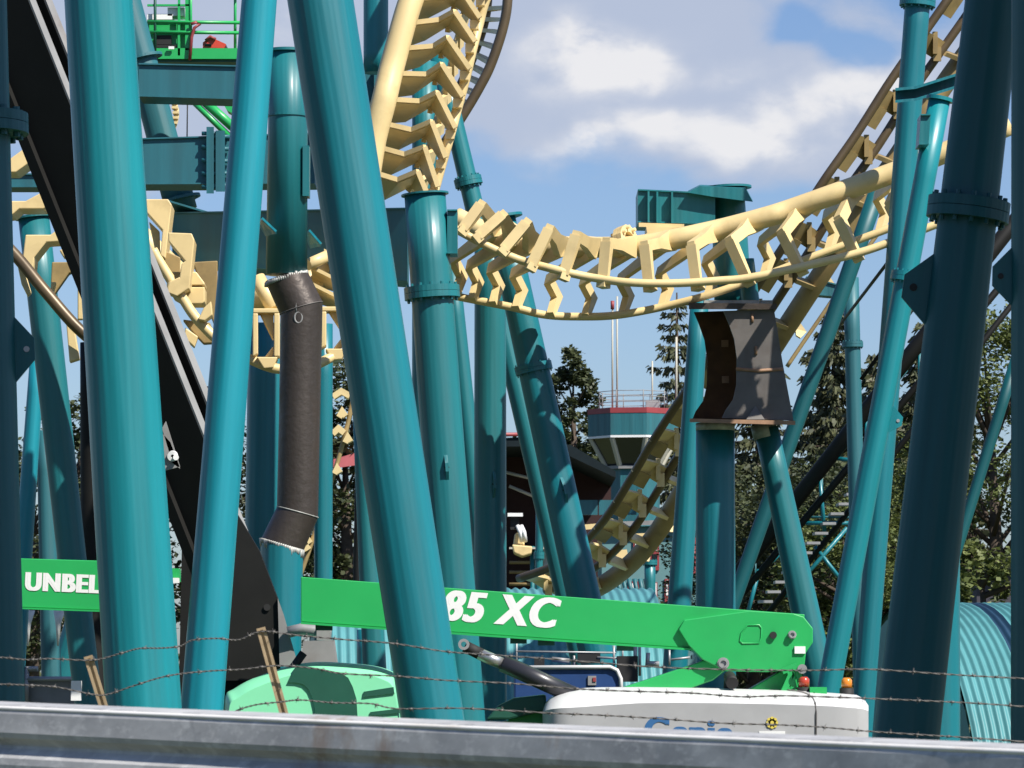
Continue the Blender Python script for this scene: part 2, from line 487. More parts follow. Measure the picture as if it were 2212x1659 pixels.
# ------------------------------------------------------------------ columns
GC = 'teal tubular support columns of the roller coaster'
def column(label, top, bot, Y, m, flanges=(), cap=None, ground=True, gussets=(), name='support_column', group=GC, extra_top=0, Yb=None, cat='column', seg=48, cut=None):
    """top/bot = (x, y, w) in picture units; flanges = (y, rim, thick); gusset = (y, h, out, side)"""
    Yb = Yb or Y
    xt, yt, wt = top; xb, yb, wb = bot
    if extra_top:
        k = (yt - extra_top) / float(yt - yb)
        k = extra_top / float(yb - yt)
        xt, yt, wt = xt - (xb - xt) * k, yt - extra_top, wt - (wb - wt) * k
    a = P(xt, yt, Y); b = P(xb, yb, Yb)
    lean = (a - b).normalized()
    cz = math.sqrt(lean.x ** 2 + lean.z ** 2)
    cl = abs(lean.z) / cz
    ra = S(wt, Y) / 2 * cl; rb = S(wb, Yb) / 2 * cl
    if ground:
        t = (0.0 - a.z) / (b.z - a.z)
        r0 = ra + (rb - ra) * t
        foot = a + (b - a) * t
    else:
        foot, r0 = b, rb
    ax = (a - foot).normalized()
    q = ax.to_track_quat('Z', 'Y')
    M = Matrix.Translation(foot) @ q.to_matrix().to_4x4()
    root = thing(name, label, cat, foot, group, M)
    mb = MB()
    NS = 10
    pts = [foot.lerp(a, i / NS) for i in range(NS + 1)]
    mb.tube(pts, [r0 + (ra - r0) * i / NS for i in range(NS + 1)], seg)
    mb.build('shaft', m, root)
    def at(y):
        t = (y - yt) / float(yb - yt)
        return a.lerp(b, t), ra + (rb - ra) * t
    for (fy, rim, th) in flanges:
        c, rr = at(fy)
        f = MB(); e = S(rim, Y); t = S(th, Y)
        f.ring(c + ax * t * 0.52, ax, rr * 0.98, rr + e, t * 0.98, 40)
        f.ring(c - ax * t * 0.52, ax, rr * 0.98, rr + e, t * 0.98, 40)
        A, B = frame(ax)
        nb = 14
        for j in range(nb):
            an = 2 * math.pi * (j + .5) / nb
            cc = c + (A * math.cos(an) + B * math.sin(an)) * (rr + e * 0.52)
            f.cyl(cc - ax * t * 1.5, cc + ax * t * 1.5, e * 0.20, 6, False)
        f.build('flange', m, root)
    if cap:
        rim, th = cap
        c = MB(); e = S(rim, Y); t = S(th, Y)
        c.tube([a - ax * t * 0.0 + ax * 0.001, a + ax * t], (ra + e), 32, True, False)
        c.build('cap_plate', m, root)
    for (gy, h, out, side) in gussets:
        c, rr = at(gy)
        A = (Vector((1, 0, 0)) - ax * ax.x).normalized() if abs(side) == 1 else Vector((side * .30, -1, 0)).normalized()
        sd = 1 if side > 0 else -1
        if abs(side) == 1: A = A * sd
        H = S(h, Y) / 2; O = S(out, Y)
        s0 = rr * 0.96
        poly = [c + A * s0 + ax * H, c + A * (s0 + O * .98) + ax * H * .32, c + A * (s0 + O) - ax * H * .30, c + A * s0 - ax * H]
        nrm = ax.cross(A).normalized()
        gm = MB(); gm.prism([p - nrm * .015 for p in poly], nrm * .03)
        gp = gm.build('gusset_plate', m, root)
        bl = MB(); cc = c + A * (s0 + O * .62)
        bl.cyl(cc - nrm * .022, cc + nrm * .022, O * .14, 16)
        bl.build('bolt', DARK if side != 1 else GALV, gp)
    bp = MB(); bp.box(foot + Vector((0, 0, 0.03)), r0 * 3.2, r0 * 3.2, 0.06)
    if ground: bp.build('base_plate', m, root)
    return root

# nearest, shaded by the added overhead tracks
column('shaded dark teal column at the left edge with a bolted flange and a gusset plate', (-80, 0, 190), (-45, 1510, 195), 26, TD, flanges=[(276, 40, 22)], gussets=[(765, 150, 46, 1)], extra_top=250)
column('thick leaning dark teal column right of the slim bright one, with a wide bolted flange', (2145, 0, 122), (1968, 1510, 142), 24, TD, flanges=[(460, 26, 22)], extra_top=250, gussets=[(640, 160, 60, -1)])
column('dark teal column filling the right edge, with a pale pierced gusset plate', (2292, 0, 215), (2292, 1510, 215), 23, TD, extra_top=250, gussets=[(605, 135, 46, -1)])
column('short stout teal column standing behind the foot of the thick dark one', (2025, 1080, 96), (2025, 1600, 98), 27, TM)
# large leaning ones
column('broad turquoise column on the left, leaning, with a shadow across its foot', (213, 0, 149), (309, 1510, 164), 28.5, TN, extra_top=250)
column('slim bright turquoise column crossing the slanting black beam', (560, 0, 77), (437, 1520, 93), 29.5, TB, extra_top=250)
column('broad teal column leaning right across the middle, in front of the green boom', (692, 0, 145), (934, 1550, 138), 30.5, TM, extra_top=250)
column('slim bright teal column leaning left beside the thick dark one, collar halfway up', (2029, 218, 48), (1790, 1490, 52), 36, TN, flanges=[(602, 10, 10)], cap=(6, 8), gussets=[(905, 60, 26, 1)])
column('teal column behind the slim bright one, cut by a dark crossarm near its top', (1982, 6, 55), (1868, 1490, 48), 38, TM, flanges=[(6, 12, 10)], extra_top=150)
# middle layer
column('teal column with a wide bolted flange and flat cap at the dipping track end', (918, 422, 90), (999, 1540, 96), 37, TG, flanges=[(634, 15, 13)], cap=(7, 4), gussets=[(1015, 60, 12, 0.35)])
column('upright teal column under the dipping yellow track', (1059, 500, 68), (1059, 1500, 71), 40.9, TG, gussets=[(1050, 62, 14, 0.75)])
column('leaning teal column with a collar whose foot meets the green boom', (1082, 474, 66), (1285, 1400, 76), 40.1, TM, flanges=[(797, 7, 9)], cap=(16, 6), gussets=[(1062, 60, 14, 0.75)])
column('thin leaning teal column that passes behind the spiralling yellow track, flanged near its middle', (945, 112, 40), (1262, 1450, 50), 44, TG, flanges=[(395, 10, 9)])
column('thin teal column half hidden between the flanged one and the upright one', (972, 560, 38), (1052, 1300, 38), 46, TG)
column('shadowed teal column behind the rungs of the rising yellow track', (917, 135, 54), (917, 700, 54), 43, TG)
column('upright dark teal column above the end of the upper box beam, top centre', (812, 0, 54), (812, 158, 54), 41.6, TM, ground=False, extra_top=250)
column('teal column in front of the yellow track at the left edge, topped by a cap', (73, 472, 68), (166, 1300, 62), 41, TG, cap=(7, 5))
column('slim pale turquoise column leaning left, behind the left edge column', (83, 740, 32), (42, 1320, 40), 44, TB)
column('grey teal column seen in the gap under the shaded left edge column', (96, 930, 34), (112, 1500, 44), 47, TF)
column('leaning pale teal column low behind the left end of the lettered green boom', (205, 1200, 50), (118, 1520, 56), 50, TG)
column('dark upright column tucked behind the broad left column', (196, 740, 46), (206, 1500, 62), 43, BLK)  # shadowed column, its shade given as a charcoal colour
column('faded teal column leaning across the upper box beams on the left', (272, 0, 66), (392, 455, 72), 43.5, TF, flanges=[(128, 14, 3), (198, 12, 3), (432, 14, 3)], extra_top=250, ground=False)
column('teal column behind the bare steel jog, on its left', (578, 700, 84), (566, 1500, 84), 45, TM)
column('teal column behind the bare steel jog, on its right', (699, 700, 40), (698, 1500, 40), 45, TM)
column('narrow teal column left of the broad middle one, low down', (782, 900, 40), (812, 1500, 52), 44, TG)
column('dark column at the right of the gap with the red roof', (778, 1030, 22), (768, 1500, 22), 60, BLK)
column('half shaded teal column behind the raw steel box', (1512, 640, 40), (1466, 1330, 52), 42, TM)
column('dark teal brace column slanting behind the right end of the dipping track', (1900, 400, 40), (1606, 1240, 34), 44, TD)  # brace lies in shadow; the deeper teal stands in for it
column('small teal column with flanges behind the lift truss', (1838, 600, 34), (1858, 1400, 34), 58, TF, flanges=[(745, 6, 6)])
column('small teal column with a collar in front of the station platform', (1166, 1085, 17), (1163, 1330, 17), 70, TG, flanges=[(1200, 3, 7)])
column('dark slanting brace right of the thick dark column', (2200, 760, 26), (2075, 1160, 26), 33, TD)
column('teal pile column holding the low yellow rail', (1404, 1210, 24), (1404, 1330, 24), 76, TG, flanges=[(1215, 4, 5)])
column('teal post behind the raised green boom, left of the middle column', (797, 1360, 52), (797, 1480, 52), 52, TM)

# A-frame with the raw steel repair box
column('upright teal leg under the raw steel repair box, with a pale ground weld', (1545, 930, 84), (1546, 1330, 86), 39.6, TM)
column('leaning teal leg under the raw steel repair box', (1655, 925, 54), (1765, 1440, 66), 39.8, TG)
mbw = MB(); c = P(1545, 924, 39.6); mbw.tube([c + Vector((0, 0, -.03)), c + Vector((0, 0, .045))], S(42.4, 39.6), 32)
tag(mbw.build('weld_ring', WELD), 'pale bare metal ring where the upright leg meets the raw steel box', 'weld ring')
mbw = MB(); a = P(1648, 916, 39.8); b = P(1655, 945, 39.8)
mbw.tube([a, b], S(27.6, 39.8), 24)
tag(mbw.build('weld_ring', WELD), 'pale bare metal ring on top of the leaning leg under the raw steel box', 'weld ring')
column('capped teal column over the raw steel box, carrying the boxed arm of the dipping track', (1572, 408, 72), (1584, 660, 82), 40, TG, ground=False, cap=(16, 5))
column('short teal strut beside the capped column over the raw steel box', (1612, 560, 34), (1622, 660, 40), 39.6, TG, ground=False)

def repair_box():
    Y = 39.0
    root = thing('repair_box', 'raw dark steel repair box with curved side plates between cut teal columns', 'steel box', P(1600, 915, Y))
    front = [(1563, 672), (1672, 668), (1690, 780), (1714, 908), (1560, 903), (1567, 886), (1584, 862), (1591, 830), (1592, 775), (1586, 732), (1574, 698)]
    th = Vector((0, .05, 0))
    MB().prism([P(x, y, Y) for x, y in front], th).build('front_plate', RAWP, root)
    back = [(x - 64, y + 2) for x, y in front]
    MB().prism([P(x, y, Y + 1.1) for x, y in back], th).build('back_plate', RUST, root)
    w = MB(); w.prism([P(1655, 672, Y + .06), P(1655, 672, Y + 1.1), P(1690, 905, Y + 1.1), P(1690, 905, Y + .06)], Vector((.05, 0, 0))); w.build('web_plate', RUST, root)
    w = MB(); w.slab([P(1488, 654, Y - .06), P(1678, 656, Y - .06), P(1678, 656, Y + 1.2), P(1488, 654, Y + 1.2)], [P(1488, 668, Y - .06), P(1678, 668, Y - .06), P(1678, 668, Y + 1.2), P(1488, 668, Y + 1.2)]); w.build('top_plate', RAW, root)
    w = MB(); w.slab([P(1490, 904, Y - .08), P(1718, 909, Y - .08), P(1718, 909, Y + 1.2), P(1490, 904, Y + 1.2)], [P(1490, 912, Y - .08), P(1718, 918, Y - .08), P(1718, 918, Y + 1.2), P(1490, 912, Y + 1.2)]); w.build('bottom_plate', RUSTL, root)
    for (x, y) in ((1625, 687), (1633, 757)):
        h = MB(); h.tube([P(x, y - 9, Y - .006), P(x, y + 9, Y - .006)], .014, 10); h.build('lifting_lug', RUSTL, root)
    cr = MB(); cr.tube([P(1590, 797, Y - .002), P(1640, 801, Y - .002), P(1692, 797, Y - .002)], .018, 10); cr.build('weld_seam', RUSTL, root)
    g_ = MB(); g_.prism([P(1612, 906, Y - .07), P(1632, 876, Y - .01), P(1652, 906, Y - .07)], Vector((0, .04, 0))); g_.build('corner_gusset', RAWP, root)
    for (x, y) in ((1566, 742), (1567, 820)):
        h = MB(); c = P(x, y, Y + .95); h.box(c, .07, .03, .07); h.build('bolt', RUSTL, root)
    pk = MB()
    for (xt, xb, y0) in ((1495, 1520, 905),):
        pass
    for k, (x0, x1) in enumerate(((1520, 1640), (1642, 1668))):
        a = P(x0, 655, Y + .3); b = P(x1, 655, Y + .3)
        pk.beam(a, b, .12, .05)
    pk.build('ground_weld_strip', WELD, root)
repair_box()

# cut column with elbows
def jog_column():
    Y = 36.5
    root = thing('repair_pipe_column', 'teal column bridged by a dark bare steel pipe with two welded elbows', 'column', P(610, 1400, Y))
    u = MB(); u.tube([P(620, 112, Y), P(622, 250, Y), P(619, 594, Y)], [S(42, Y), S(43, Y), S(45, Y)], 40); u.build('upper_shaft', TG, root)
    c = MB(); c.tube([P(620, 114, Y), P(620, 108, Y)], S(47, Y), 32, True, False); c.build('cap_plate', TG, root)
    f = MB(); f.ring(P(622, 251, Y), (0, 0, 1), S(40, Y), S(46, Y), S(4, Y)); f.build('weld_collar', TG, root)
    b_ = MB(); b_.box(P(662, 372, Y - .05), S(14, Y), .22, S(110, Y)); b_.build('backing_plate', TG, root)
    w = MB()
    for k in range(60):
        an = math.pi * 2 * k / 60
        q = P(619 + 44.5 * math.cos(an), 600 - 13 * math.cos(an), Y) + Vector((0, S(44.5, Y) * math.sin(an), 0))
        w.tube([q + Vector((0, 0, -.03)), q + Vector((0, 0, .004 + .016 * random.random() ** 2))], [.016, .014], 6)
    w.build('ground_weld_band', WELD, root)
    # mitred elbows: rings given by centre line and tilt
    def mitre(rings, nm, mt):
        n = 40; mb = MB()
        vs = []
        for (lx, ly, rx, ry) in rings:
            l = P(lx, ly, Y); r_ = P(rx, ry, Y); c0 = (l + r_) / 2; h = (r_ - l) / 2; d = Vector((0, 1, 0)) * h.length
            for j in range(n):
                an = 2 * math.pi * j / n
                vs.append(c0 + h * math.cos(an) + d * math.sin(an))
        fs = []
        for i in range(len(rings) - 1):
            for j in range(n):
                k = (j + 1) % n
                fs.append((i * n + j, i * n + k, (i + 1) * n + k, (i + 1) * n + j))
        mb.add(vs, fs, True)
        mb.add(vs[:n], [list(range(n))]); mb.add(vs[-n:], [list(range(n))])
        return mb.build(nm, mt, root)
    mitre([(573, 609, 665, 587), (605, 680, 697, 652)], 'upper_elbow', RAW)
    mitre([(605.5, 681, 697, 653), (603, 880, 692, 880), (598, 1094, 687, 1118)], 'bare_pipe', RAW)
    mitre([(598, 1095, 687, 1119), (563, 1166, 655, 1192)], 'lower_elbow', RAW)
    mitre([(563, 1167, 655, 1193), (560, 1420, 650, 1440), (560, 1700, 650, 1700)], 'lower_shaft', TM)
    def seam(p0, p1, nm, mt, rr):
        l = P(*p0, Y); r_ = P(*p1, Y); c0 = (l + r_) / 2; h = (r_ - l) / 2
        s_ = MB(); s_.tube([c0 + h * 1.005 * math.cos(2 * math.pi * j / 40) + Vector((0, h.length * 1.005 * math.sin(2 * math.pi * j / 40), 0)) for j in range(40)], rr, 8, closed=True)
        s_.build(nm, mt, root)
    seam((605, 680), (697, 652), 'weld_seam', RAWP, .005)
    seam((598, 1094), (687, 1118), 'weld_seam', WELD, .006)
    w = MB()
    for k in range(60):
        an = math.pi * 2 * k / 60
        q = P(609 + 44.5 * math.cos(an), 1180 + 13 * math.cos(an), Y) + Vector((0, S(44.5, Y) * math.sin(an), 0))
        w.tube([q + Vector((0, 0, -.01 - .06 * random.random() ** 2)), q + Vector((0, 0, .02))], [.012, .022], 6)
    w.build('ground_weld_band', WELD, root)
    lug = MB(); c0 = P(647, 690, Y) + Vector((0, -S(45.5, Y), 0))
    lug.tube([c0 + Vector((.035 * math.cos(2 * math.pi * j / 16), 0, .05 * math.sin(2 * math.pi * j / 16))) for j in range(16)], .010, 8, closed=True)
    lug.tube([c0 + Vector((-.02, 0, .05)), c0 + Vector((-.02, .0, .14))], .010, 8)
    lug.build('lifting_lug', GREY, root)
jog_column()
for (a, b_, Y, lab) in (((566, 471), (597, 500), 36.0, 'short thin pale teal plate edge beside the slim bright column'), ((668, 497), (694, 527), 38.0, 'short thin pale teal plate edge left of the broad middle column')):
    q = MB(); q.beam(P(*a, Y), P(*b_, Y), .03, .02); q.prism([P(*a, Y + .02), P(*b_, Y + .02), P(b_[0] - 24, b_[1] + 6, Y + .3), P(a[0] - 10, a[1] + 6, Y + .3)], Vector((0, 0, -.02))); tag(q.build('stiffener_plate', TB), lab, 'plate')

# slanting dark grey beam; lit edges and shaded faces get separate colours
def black_beam():
    Y = 34
    L0 = (-60, -300); L1 = (586, 1315)
    a = P(*L0, Y); b = P(*L1, Y)
    d = (b - a).normalized()
    root = thing('slanting_beam', 'slanting dark I-shaped beam with sunlit flange edges painted pale grey and a pierced base plate', 'beam', P(620, 1480, Y))
    nrt = Vector((math.cos(R(28)), -math.sin(R(28)), 0))          # the way the flange edges face
    nrt = (nrt - d * nrt.dot(d)).normalized()
    lat = d.cross(nrt).normalized()
    if lat.x < 0: lat = -lat
    def plate(off0, off1, f0, f1, nm, m, par=root, end=1.0):
        # cross-section rectangle: lat from off0 to off1, toward viewer from f0 to f1
        q = MB()
        sec = [(off0, f0), (off1, f0), (off1, f1), (off0, f1)]
        e_ = a.lerp(b, end)
        q.slab([a + lat * u + nrt * v for u, v in sec], [e_ + lat * u + nrt * v for u, v in sec])
        return q.build(nm, m, par)
    k = S(1, Y)
    plate(0, 24 * k, -.55, 0.0, 'lower_flange', BLK)
    plate(0.8 * k, 23 * k, 0.0, .018, 'lower_flange_lit_edge', GREY)  # sunlit edge of the dark grey steel, given a paler colour
    plate(24 * k, 60 * k, -.33, -.25, 'web', BLK, end=.88)
    plate(60 * k, 86 * k, -.55, 0.0, 'upper_flange', BLK, end=.80)
    plate(61 * k, 85 * k, 0.0, .018, 'upper_flange_lit_edge', GREY, end=.80)
    plate(-14 * k, 0, -.60, -.5, 'edge_rib', BLK)
    # foot
    f = MB(); f.prism([P(x, y, Y - .1) for x, y in ((512, 1110), (560, 1190), (602, 1300), (604, 1470), (470, 1470), (500, 1300))], Vector((0, .15, 0))); f.build('base_web', BLK, root)
    f = MB(); f.slab([P(600, 1292, Y - .14), P(613, 1328, Y - .14), P(645, 1440, Y - .14), P(604, 1440, Y - .14)], [P(600, 1292, Y + .2), P(613, 1328, Y + .2), P(645, 1440, Y + .2), P(604, 1440, Y + .2)]); f.build('base_flange', GREY, root)
    f = MB(); c0 = P(577, 1312, Y - .11); f.cyl(c0 + Vector((0, -.01, 0)), c0, .03, 16); f.build('bolt_hole', DARK, root)
    pl = MB(); pl.prism([P(x, y, Y - .5) for x, y in ((350, 925), (372, 1000), (388, 1012), (388, 1006), (358, 910))], Vector((0, .04, 0)))
    pl.prism([P(x, y, Y - .5) for x, y in ((345, 930), (368, 955), (388, 1008), (352, 1018))], Vector((0, .03, 0)))
    pl.build('bracket_plate', GREY, root)
    nb = MB(); c0 = P(373, 985, Y - .52); nb.ring(c0, (0, 1, .2), .015, .045, .03, 20); nb.cyl(P(380, 988, Y - .6), P(380, 988, Y - .45), .025, 12); nb.build('bolt', VWHITE, root)
    # long body below, to the ground
    f = MB(); f.prism([P(x, y, Y + .25) for x, y in ((395, 1060), (424, 1000), (505, 1125), (545, 1300), (560, 1560), (385, 1560))], Vector((0, .1, 0))); f.build('gusset_body', BLK, root)
black_beam()

# ------------------------------------------------------------------ box beams
def boxbeam(label, face, Y, depth, m=TBOX, name='box_beam', plates=(), Yr=None, extra=None):
    """face: 4 picture corners tl, tr, br, bl"""
    Yr = Yr or Y
    tl, tr, br, bl = face
    root = thing(name, label, 'beam', P(bl[0], bl[1], Y))
    A = [P(*tl, Y), P(*tr, Yr), P(*br, Yr), P(*bl, Y)]
    mb = MB(); mb.prism(A, Vector((0, depth, 0))); mb.build('body', m, root)
    lip = S(3, Y)
    for (p, q, s_) in ((A[0], A[1], 1), (A[3], A[2], -1)):
        l = MB(); o = Vector((0, 0, s_ * lip))
        l.slab([p + Vector((0, -.03, 0)), q + Vector((0, -.03, 0)), q + Vector((0, depth + .03, 0)), p + Vector((0, depth + .03, 0))],
               [p + o + Vector((0, -.03, 0)), q + o + Vector((0, -.03, 0)), q + o + Vector((0, depth + .03, 0)), p + o + Vector((0, depth + .03, 0))])
        l.build('edge_plate', m, root)
    for (x0, x1, y0, y1, bolts) in plates:
        q = MB(); q.slab([P(x0, y0, Y - .09), P(x1, y0, Y - .09), P(x1, y1, Y - .09), P(x0, y1, Y - .09)],
                         [P(x0, y0, Y + depth + .09), P(x1, y0, Y + depth + .09), P(x1, y1, Y + depth + .09), P(x0, y1, Y + depth + .09)])
        pl = q.build('end_plate', m, root)
        if bolts:
            n_ = 5
            bm_ = MB()
            for k in range(n_):
                yy = y0 + (y1 - y0) * (k + .5) / n_
                c0 = P(x0, yy, Y - .05); bm_.cyl(c0 + Vector((-.05, 0, 0)), c0 + Vector((S(x1 - x0, Y) + .05, 0, 0)), .022, 8)
            bm_.build('bolts', m, pl)
    return root
boxbeam('upper faded teal box beam between the leaning columns, top left', ((300, 140), (840, 152), (840, 222), (300, 206)), 42.4, .5, plates=[(808, 813, 150, 224, False), (836, 841, 147, 227, False)])
boxbeam('lower faded teal box beam with bolted end plates, top left', ((300, 302), (680, 290), (680, 394), (300, 396)), 41.2, .5, plates=[(446, 462, 274, 418, True), (466, 486, 282, 414, True)])
boxbeam('middle faded teal box beam running from the yellow track to the flanged column', ((372, 462), (880, 452), (880, 605), (372, 562)), 40.2, .6, Yr=38.2)
bq = bpy.data.objects['box_beam.002']; wq = MB(); wq.slab([P(358, 434, 40.0), P(480, 470, 40.0), P(480, 490, 41.2), P(384, 500, 41.2)], [P(358, 430, 40.0), P(480, 466, 40.0), P(480, 486, 41.2), P(384, 496, 41.2)]); wq.build('top_plate', TBOX, bq)
boxbeam('faded teal box beam at the left edge behind the yellow track arms', ((-20, 378), (120, 378), (120, 402), (-20, 402)), 41.8, .4)
b = boxbeam('stubby teal box arm with ribbed plates holding the dipping yellow track', ((1378, 412), (1545, 420), (1545, 482), (1378, 478)), 39.5, .7, m=TG, plates=[(1399, 1403, 413, 480, False), (1418, 1422, 414, 481, False), (1450, 1454, 415, 482, False)])
q = MB(); q.slab([P(1486, 416, 39.4), P(1512, 402, 39.4), P(1610, 406, 39.4), P(1626, 436, 39.4), P(1540, 425, 39.4)], [P(1486, 412, 40.9), P(1512, 399, 40.9), P(1610, 403, 40.9), P(1626, 433, 40.9), P(1540, 422, 40.9)]); q.build('cap_plate', TG, b)
boxbeam('bracket box on the side of the flanged teal column', ((966, 456), (988, 456), (988, 545), (966, 545)), 36.9, .3, m=TG)
boxbeam('small teal box bolted to the head of the slim bright leaning column', ((1989, 250), (2010, 250), (2006, 310), (1985, 310)), 35.7, .3, m=TG)
# dark crossarm on the right
q = thing('crossarm', 'dark I-shaped crossarm joining the teal columns near the top right', 'beam', P(1960, 225, 36.9))
for (o0, o1, nm) in ((0, 6, 'top_flange'), (6, 26, 'web'), (26, 32, 'bottom_flange')):
    dy = .28 if nm != 'web' else .06
    m_ = MB(); m_.slab([P(1934, 190 + o0, 37 - dy), P(1978, 186 + o0, 37 - dy), P(2080, 154 + o0, 37 - dy), P(2080, 154 + o1, 37 - dy), P(1978, 186 + o1, 37 - dy), P(1934, 190 + o1, 37 - dy)],
                       [P(1934, 190 + o0, 37 + dy), P(1978, 186 + o0, 37 + dy), P(2080, 154 + o0, 37 + dy), P(2080, 154 + o1, 37 + dy), P(1978, 186 + o1, 37 + dy), P(1934, 190 + o1, 37 + dy)])
    m_.build(nm, TM, q)
boxbeam('small teal bracket arm of the far flanged column', ((1742, 600), (1830, 622), (1830, 640), (1735, 632)), 58, .3, m=TF)

# ------------------------------------------------------------------ yellow tracks
def track(label, spine, r1, r2, rs, rr, m=YEL, nseg=60, mr=None, name='coaster_track', group=None):
    allp = [P(*q) for q in (spine or r1)]
    root = thing(name, label, 'track', min(allp, key=lambda q: q.z), group)
    if spine:
        MB().tube(catmull([P(*q) for q in spine], nseg), rs, 20).build('spine_tube', m, root)
    for rl in (r1, r2):
        if rl: MB().tube(catmull([P(*q) for q in rl], nseg), rr, 12).build('rail', mr or m, root)
    return root

def curve_at(pts, xq, key=0):
    """point on a picture polyline whose x (or y) is xq"""
    c = catmull([Vector(q) for q in pts], 120)
    return min(c, key=lambda q: abs(q[key] - xq))

# the dipping track in the middle
def dip_track():
    sp = [(985, 470, 39.3), (1045, 500, 39.2), (1110, 522, 39.1), (1200, 532, 39.0), (1330, 534, 38.9), (1400, 528, 38.8), (1481, 512, 38.7), (1570, 492, 38.7), (1659, 468, 38.6), (1709, 452, 38.6), (1800, 420, 38.5), (1930, 373, 38.5), (2040, 330, 38.4), (2180, 270, 38.4)]
    r1 = [(960, 478, 38.2), (990, 498, 38.2), (1060, 535, 38.2), (1106, 555, 38.2), (1141, 567, 38.2), (1206, 584, 38.1), (1281, 600, 38.1), (1356, 610, 38.0), (1456, 612, 38.0), (1556, 606, 38.0), (1618, 600, 38.0), (1734, 576, 38.0), (1859, 545, 38.0), (1941, 516, 38.0), (2100, 455, 38.0)]
    r2 = [(960, 632, 39.7), (995, 642, 39.7), (1103, 663, 39.6), (1176, 680, 39.6), (1248, 684, 39.6), (1331, 681, 39.5), (1431, 663, 39.5), (1531, 637, 39.4), (1656, 594, 39.4), (1760, 553, 39.4), (1844, 522, 39.4), (1934, 488, 39.4), (2100, 420, 39.4)]
    root = track('cream yellow coaster track dipping between the flanged column and the slim bright column', sp, r1, r2, S(23, 38.7), S(9, 38), YEL, 90)
    T = [((1000, 490), (1040, 446), (1075, 490), (985, 636)), ((1033, 505), (1086, 468), (1110, 510), (1020, 648)), ((1088, 533), (1137, 485), (1150, 525), (1065, 656)), ((1148, 568), (1187, 498), (1214, 533), (1115, 666)),
         ((1218, 588), (1246, 511), (1286, 536), (1190, 680)), ((1303, 604), (1313, 525), (1368, 534), (1265, 683)), ((1403, 612), (1396, 531), (1446, 520), (1345, 678)), ((1506, 610), (1497, 531), (1545, 500), (1430, 663)),
         ((1616, 600), (1580, 520), (1632, 478), (1530, 638)), ((1731, 577), (1692, 503), (1738, 444), (1650, 597)), ((1851, 547), (1815, 473), (1850, 404), (1790, 541)), ((1960, 512), (1925, 441), (1960, 364), (1900, 500))]
    for (f, kf, s_, b_) in T:
        F_ = P(f[0] + 1, f[1] + 7, 38.1); KF = P(*kf, 38.15); S_ = P(*s_, 38.75); B_ = P(*b_, 39.55)
        # rear knee mirrors the front one about the spine
        KM = P(b_[0] - 6, b_[1] - 76, 39.5); KB = P(b_[0] + 13, b_[1] - 38, 39.7)
        t = MB()
        nf = (KF - F_).cross(S_ - KF).normalized()
        t.strip([F_, KF, KF.lerp(S_, .45), S_], [.07, .105, .11, .22], nf, .08)
        # outer flange plate of the front arm
        e = (KF - F_).normalized(); o = nf.cross(e)
        if o.y > 0: o = -o
        t.strip([F_ + o * .035, KF + o * .055], .105, o, .014)
        # small foot on the rail
        t.beam(F_ - e * .05, F_ + e * .02, .10, .10)
        # rear arm
        nb = (KM - KB).cross(B_ - KB).normalized()
        t.strip([S_, KM, KB, B_], [.22, .12, .11, .07], nb, .07)
        t.build('tie', YEL, root)
    # bolted joint of two lengths
    j = MB(); ax = (P(1365, 520, 38.85) - P(1330, 550, 38.9)).normalized()
    c0 = P(1347, 522, 38.85); dx = (P(1400, 528, 38.8) - P(1300, 534, 38.9)).normalized()
    dd = Vector((dx.x, dx.y, dx.z)); dd = (dd + Vector((0, -.5, .25))).normalized()
    j.ring(c0, dd, S(18, 38.8), S(34, 38.8), .05, 12); j.ring(c0 + dd * .055, dd, S(18, 38.8), S(34, 38.8), .05, 12)
    A, B = frame(dd)
    for k in range(8):
        an = 2 * math.pi * k / 8
        q = c0 + (A * math.cos(an) + B * math.sin(an)) * S(27, 38.8)
        j.cyl(q - dd * .06, q + dd * .12, .018, 8)
    j.build('joint_flange', YEL, root)
    # hanger to the boxed arm
    h = MB()
    h.slab([P(1380, 481, 39.0), P(1478, 484, 39.0), P(1478, 491, 39.0), P(1380, 490, 39.0)], [P(1380, 481, 40.1), P(1478, 484, 40.1), P(1478, 491, 40.1), P(1380, 490, 40.1)])
    h.prism([P(x, y, 38.95) for x, y in ((1396, 490), (1472, 491), (1466, 530), (1380, 545), (1388, 512), (1398, 503))], Vector((0, .5, 0)))
    h.build('hanger', YEL, root)
dip_track()

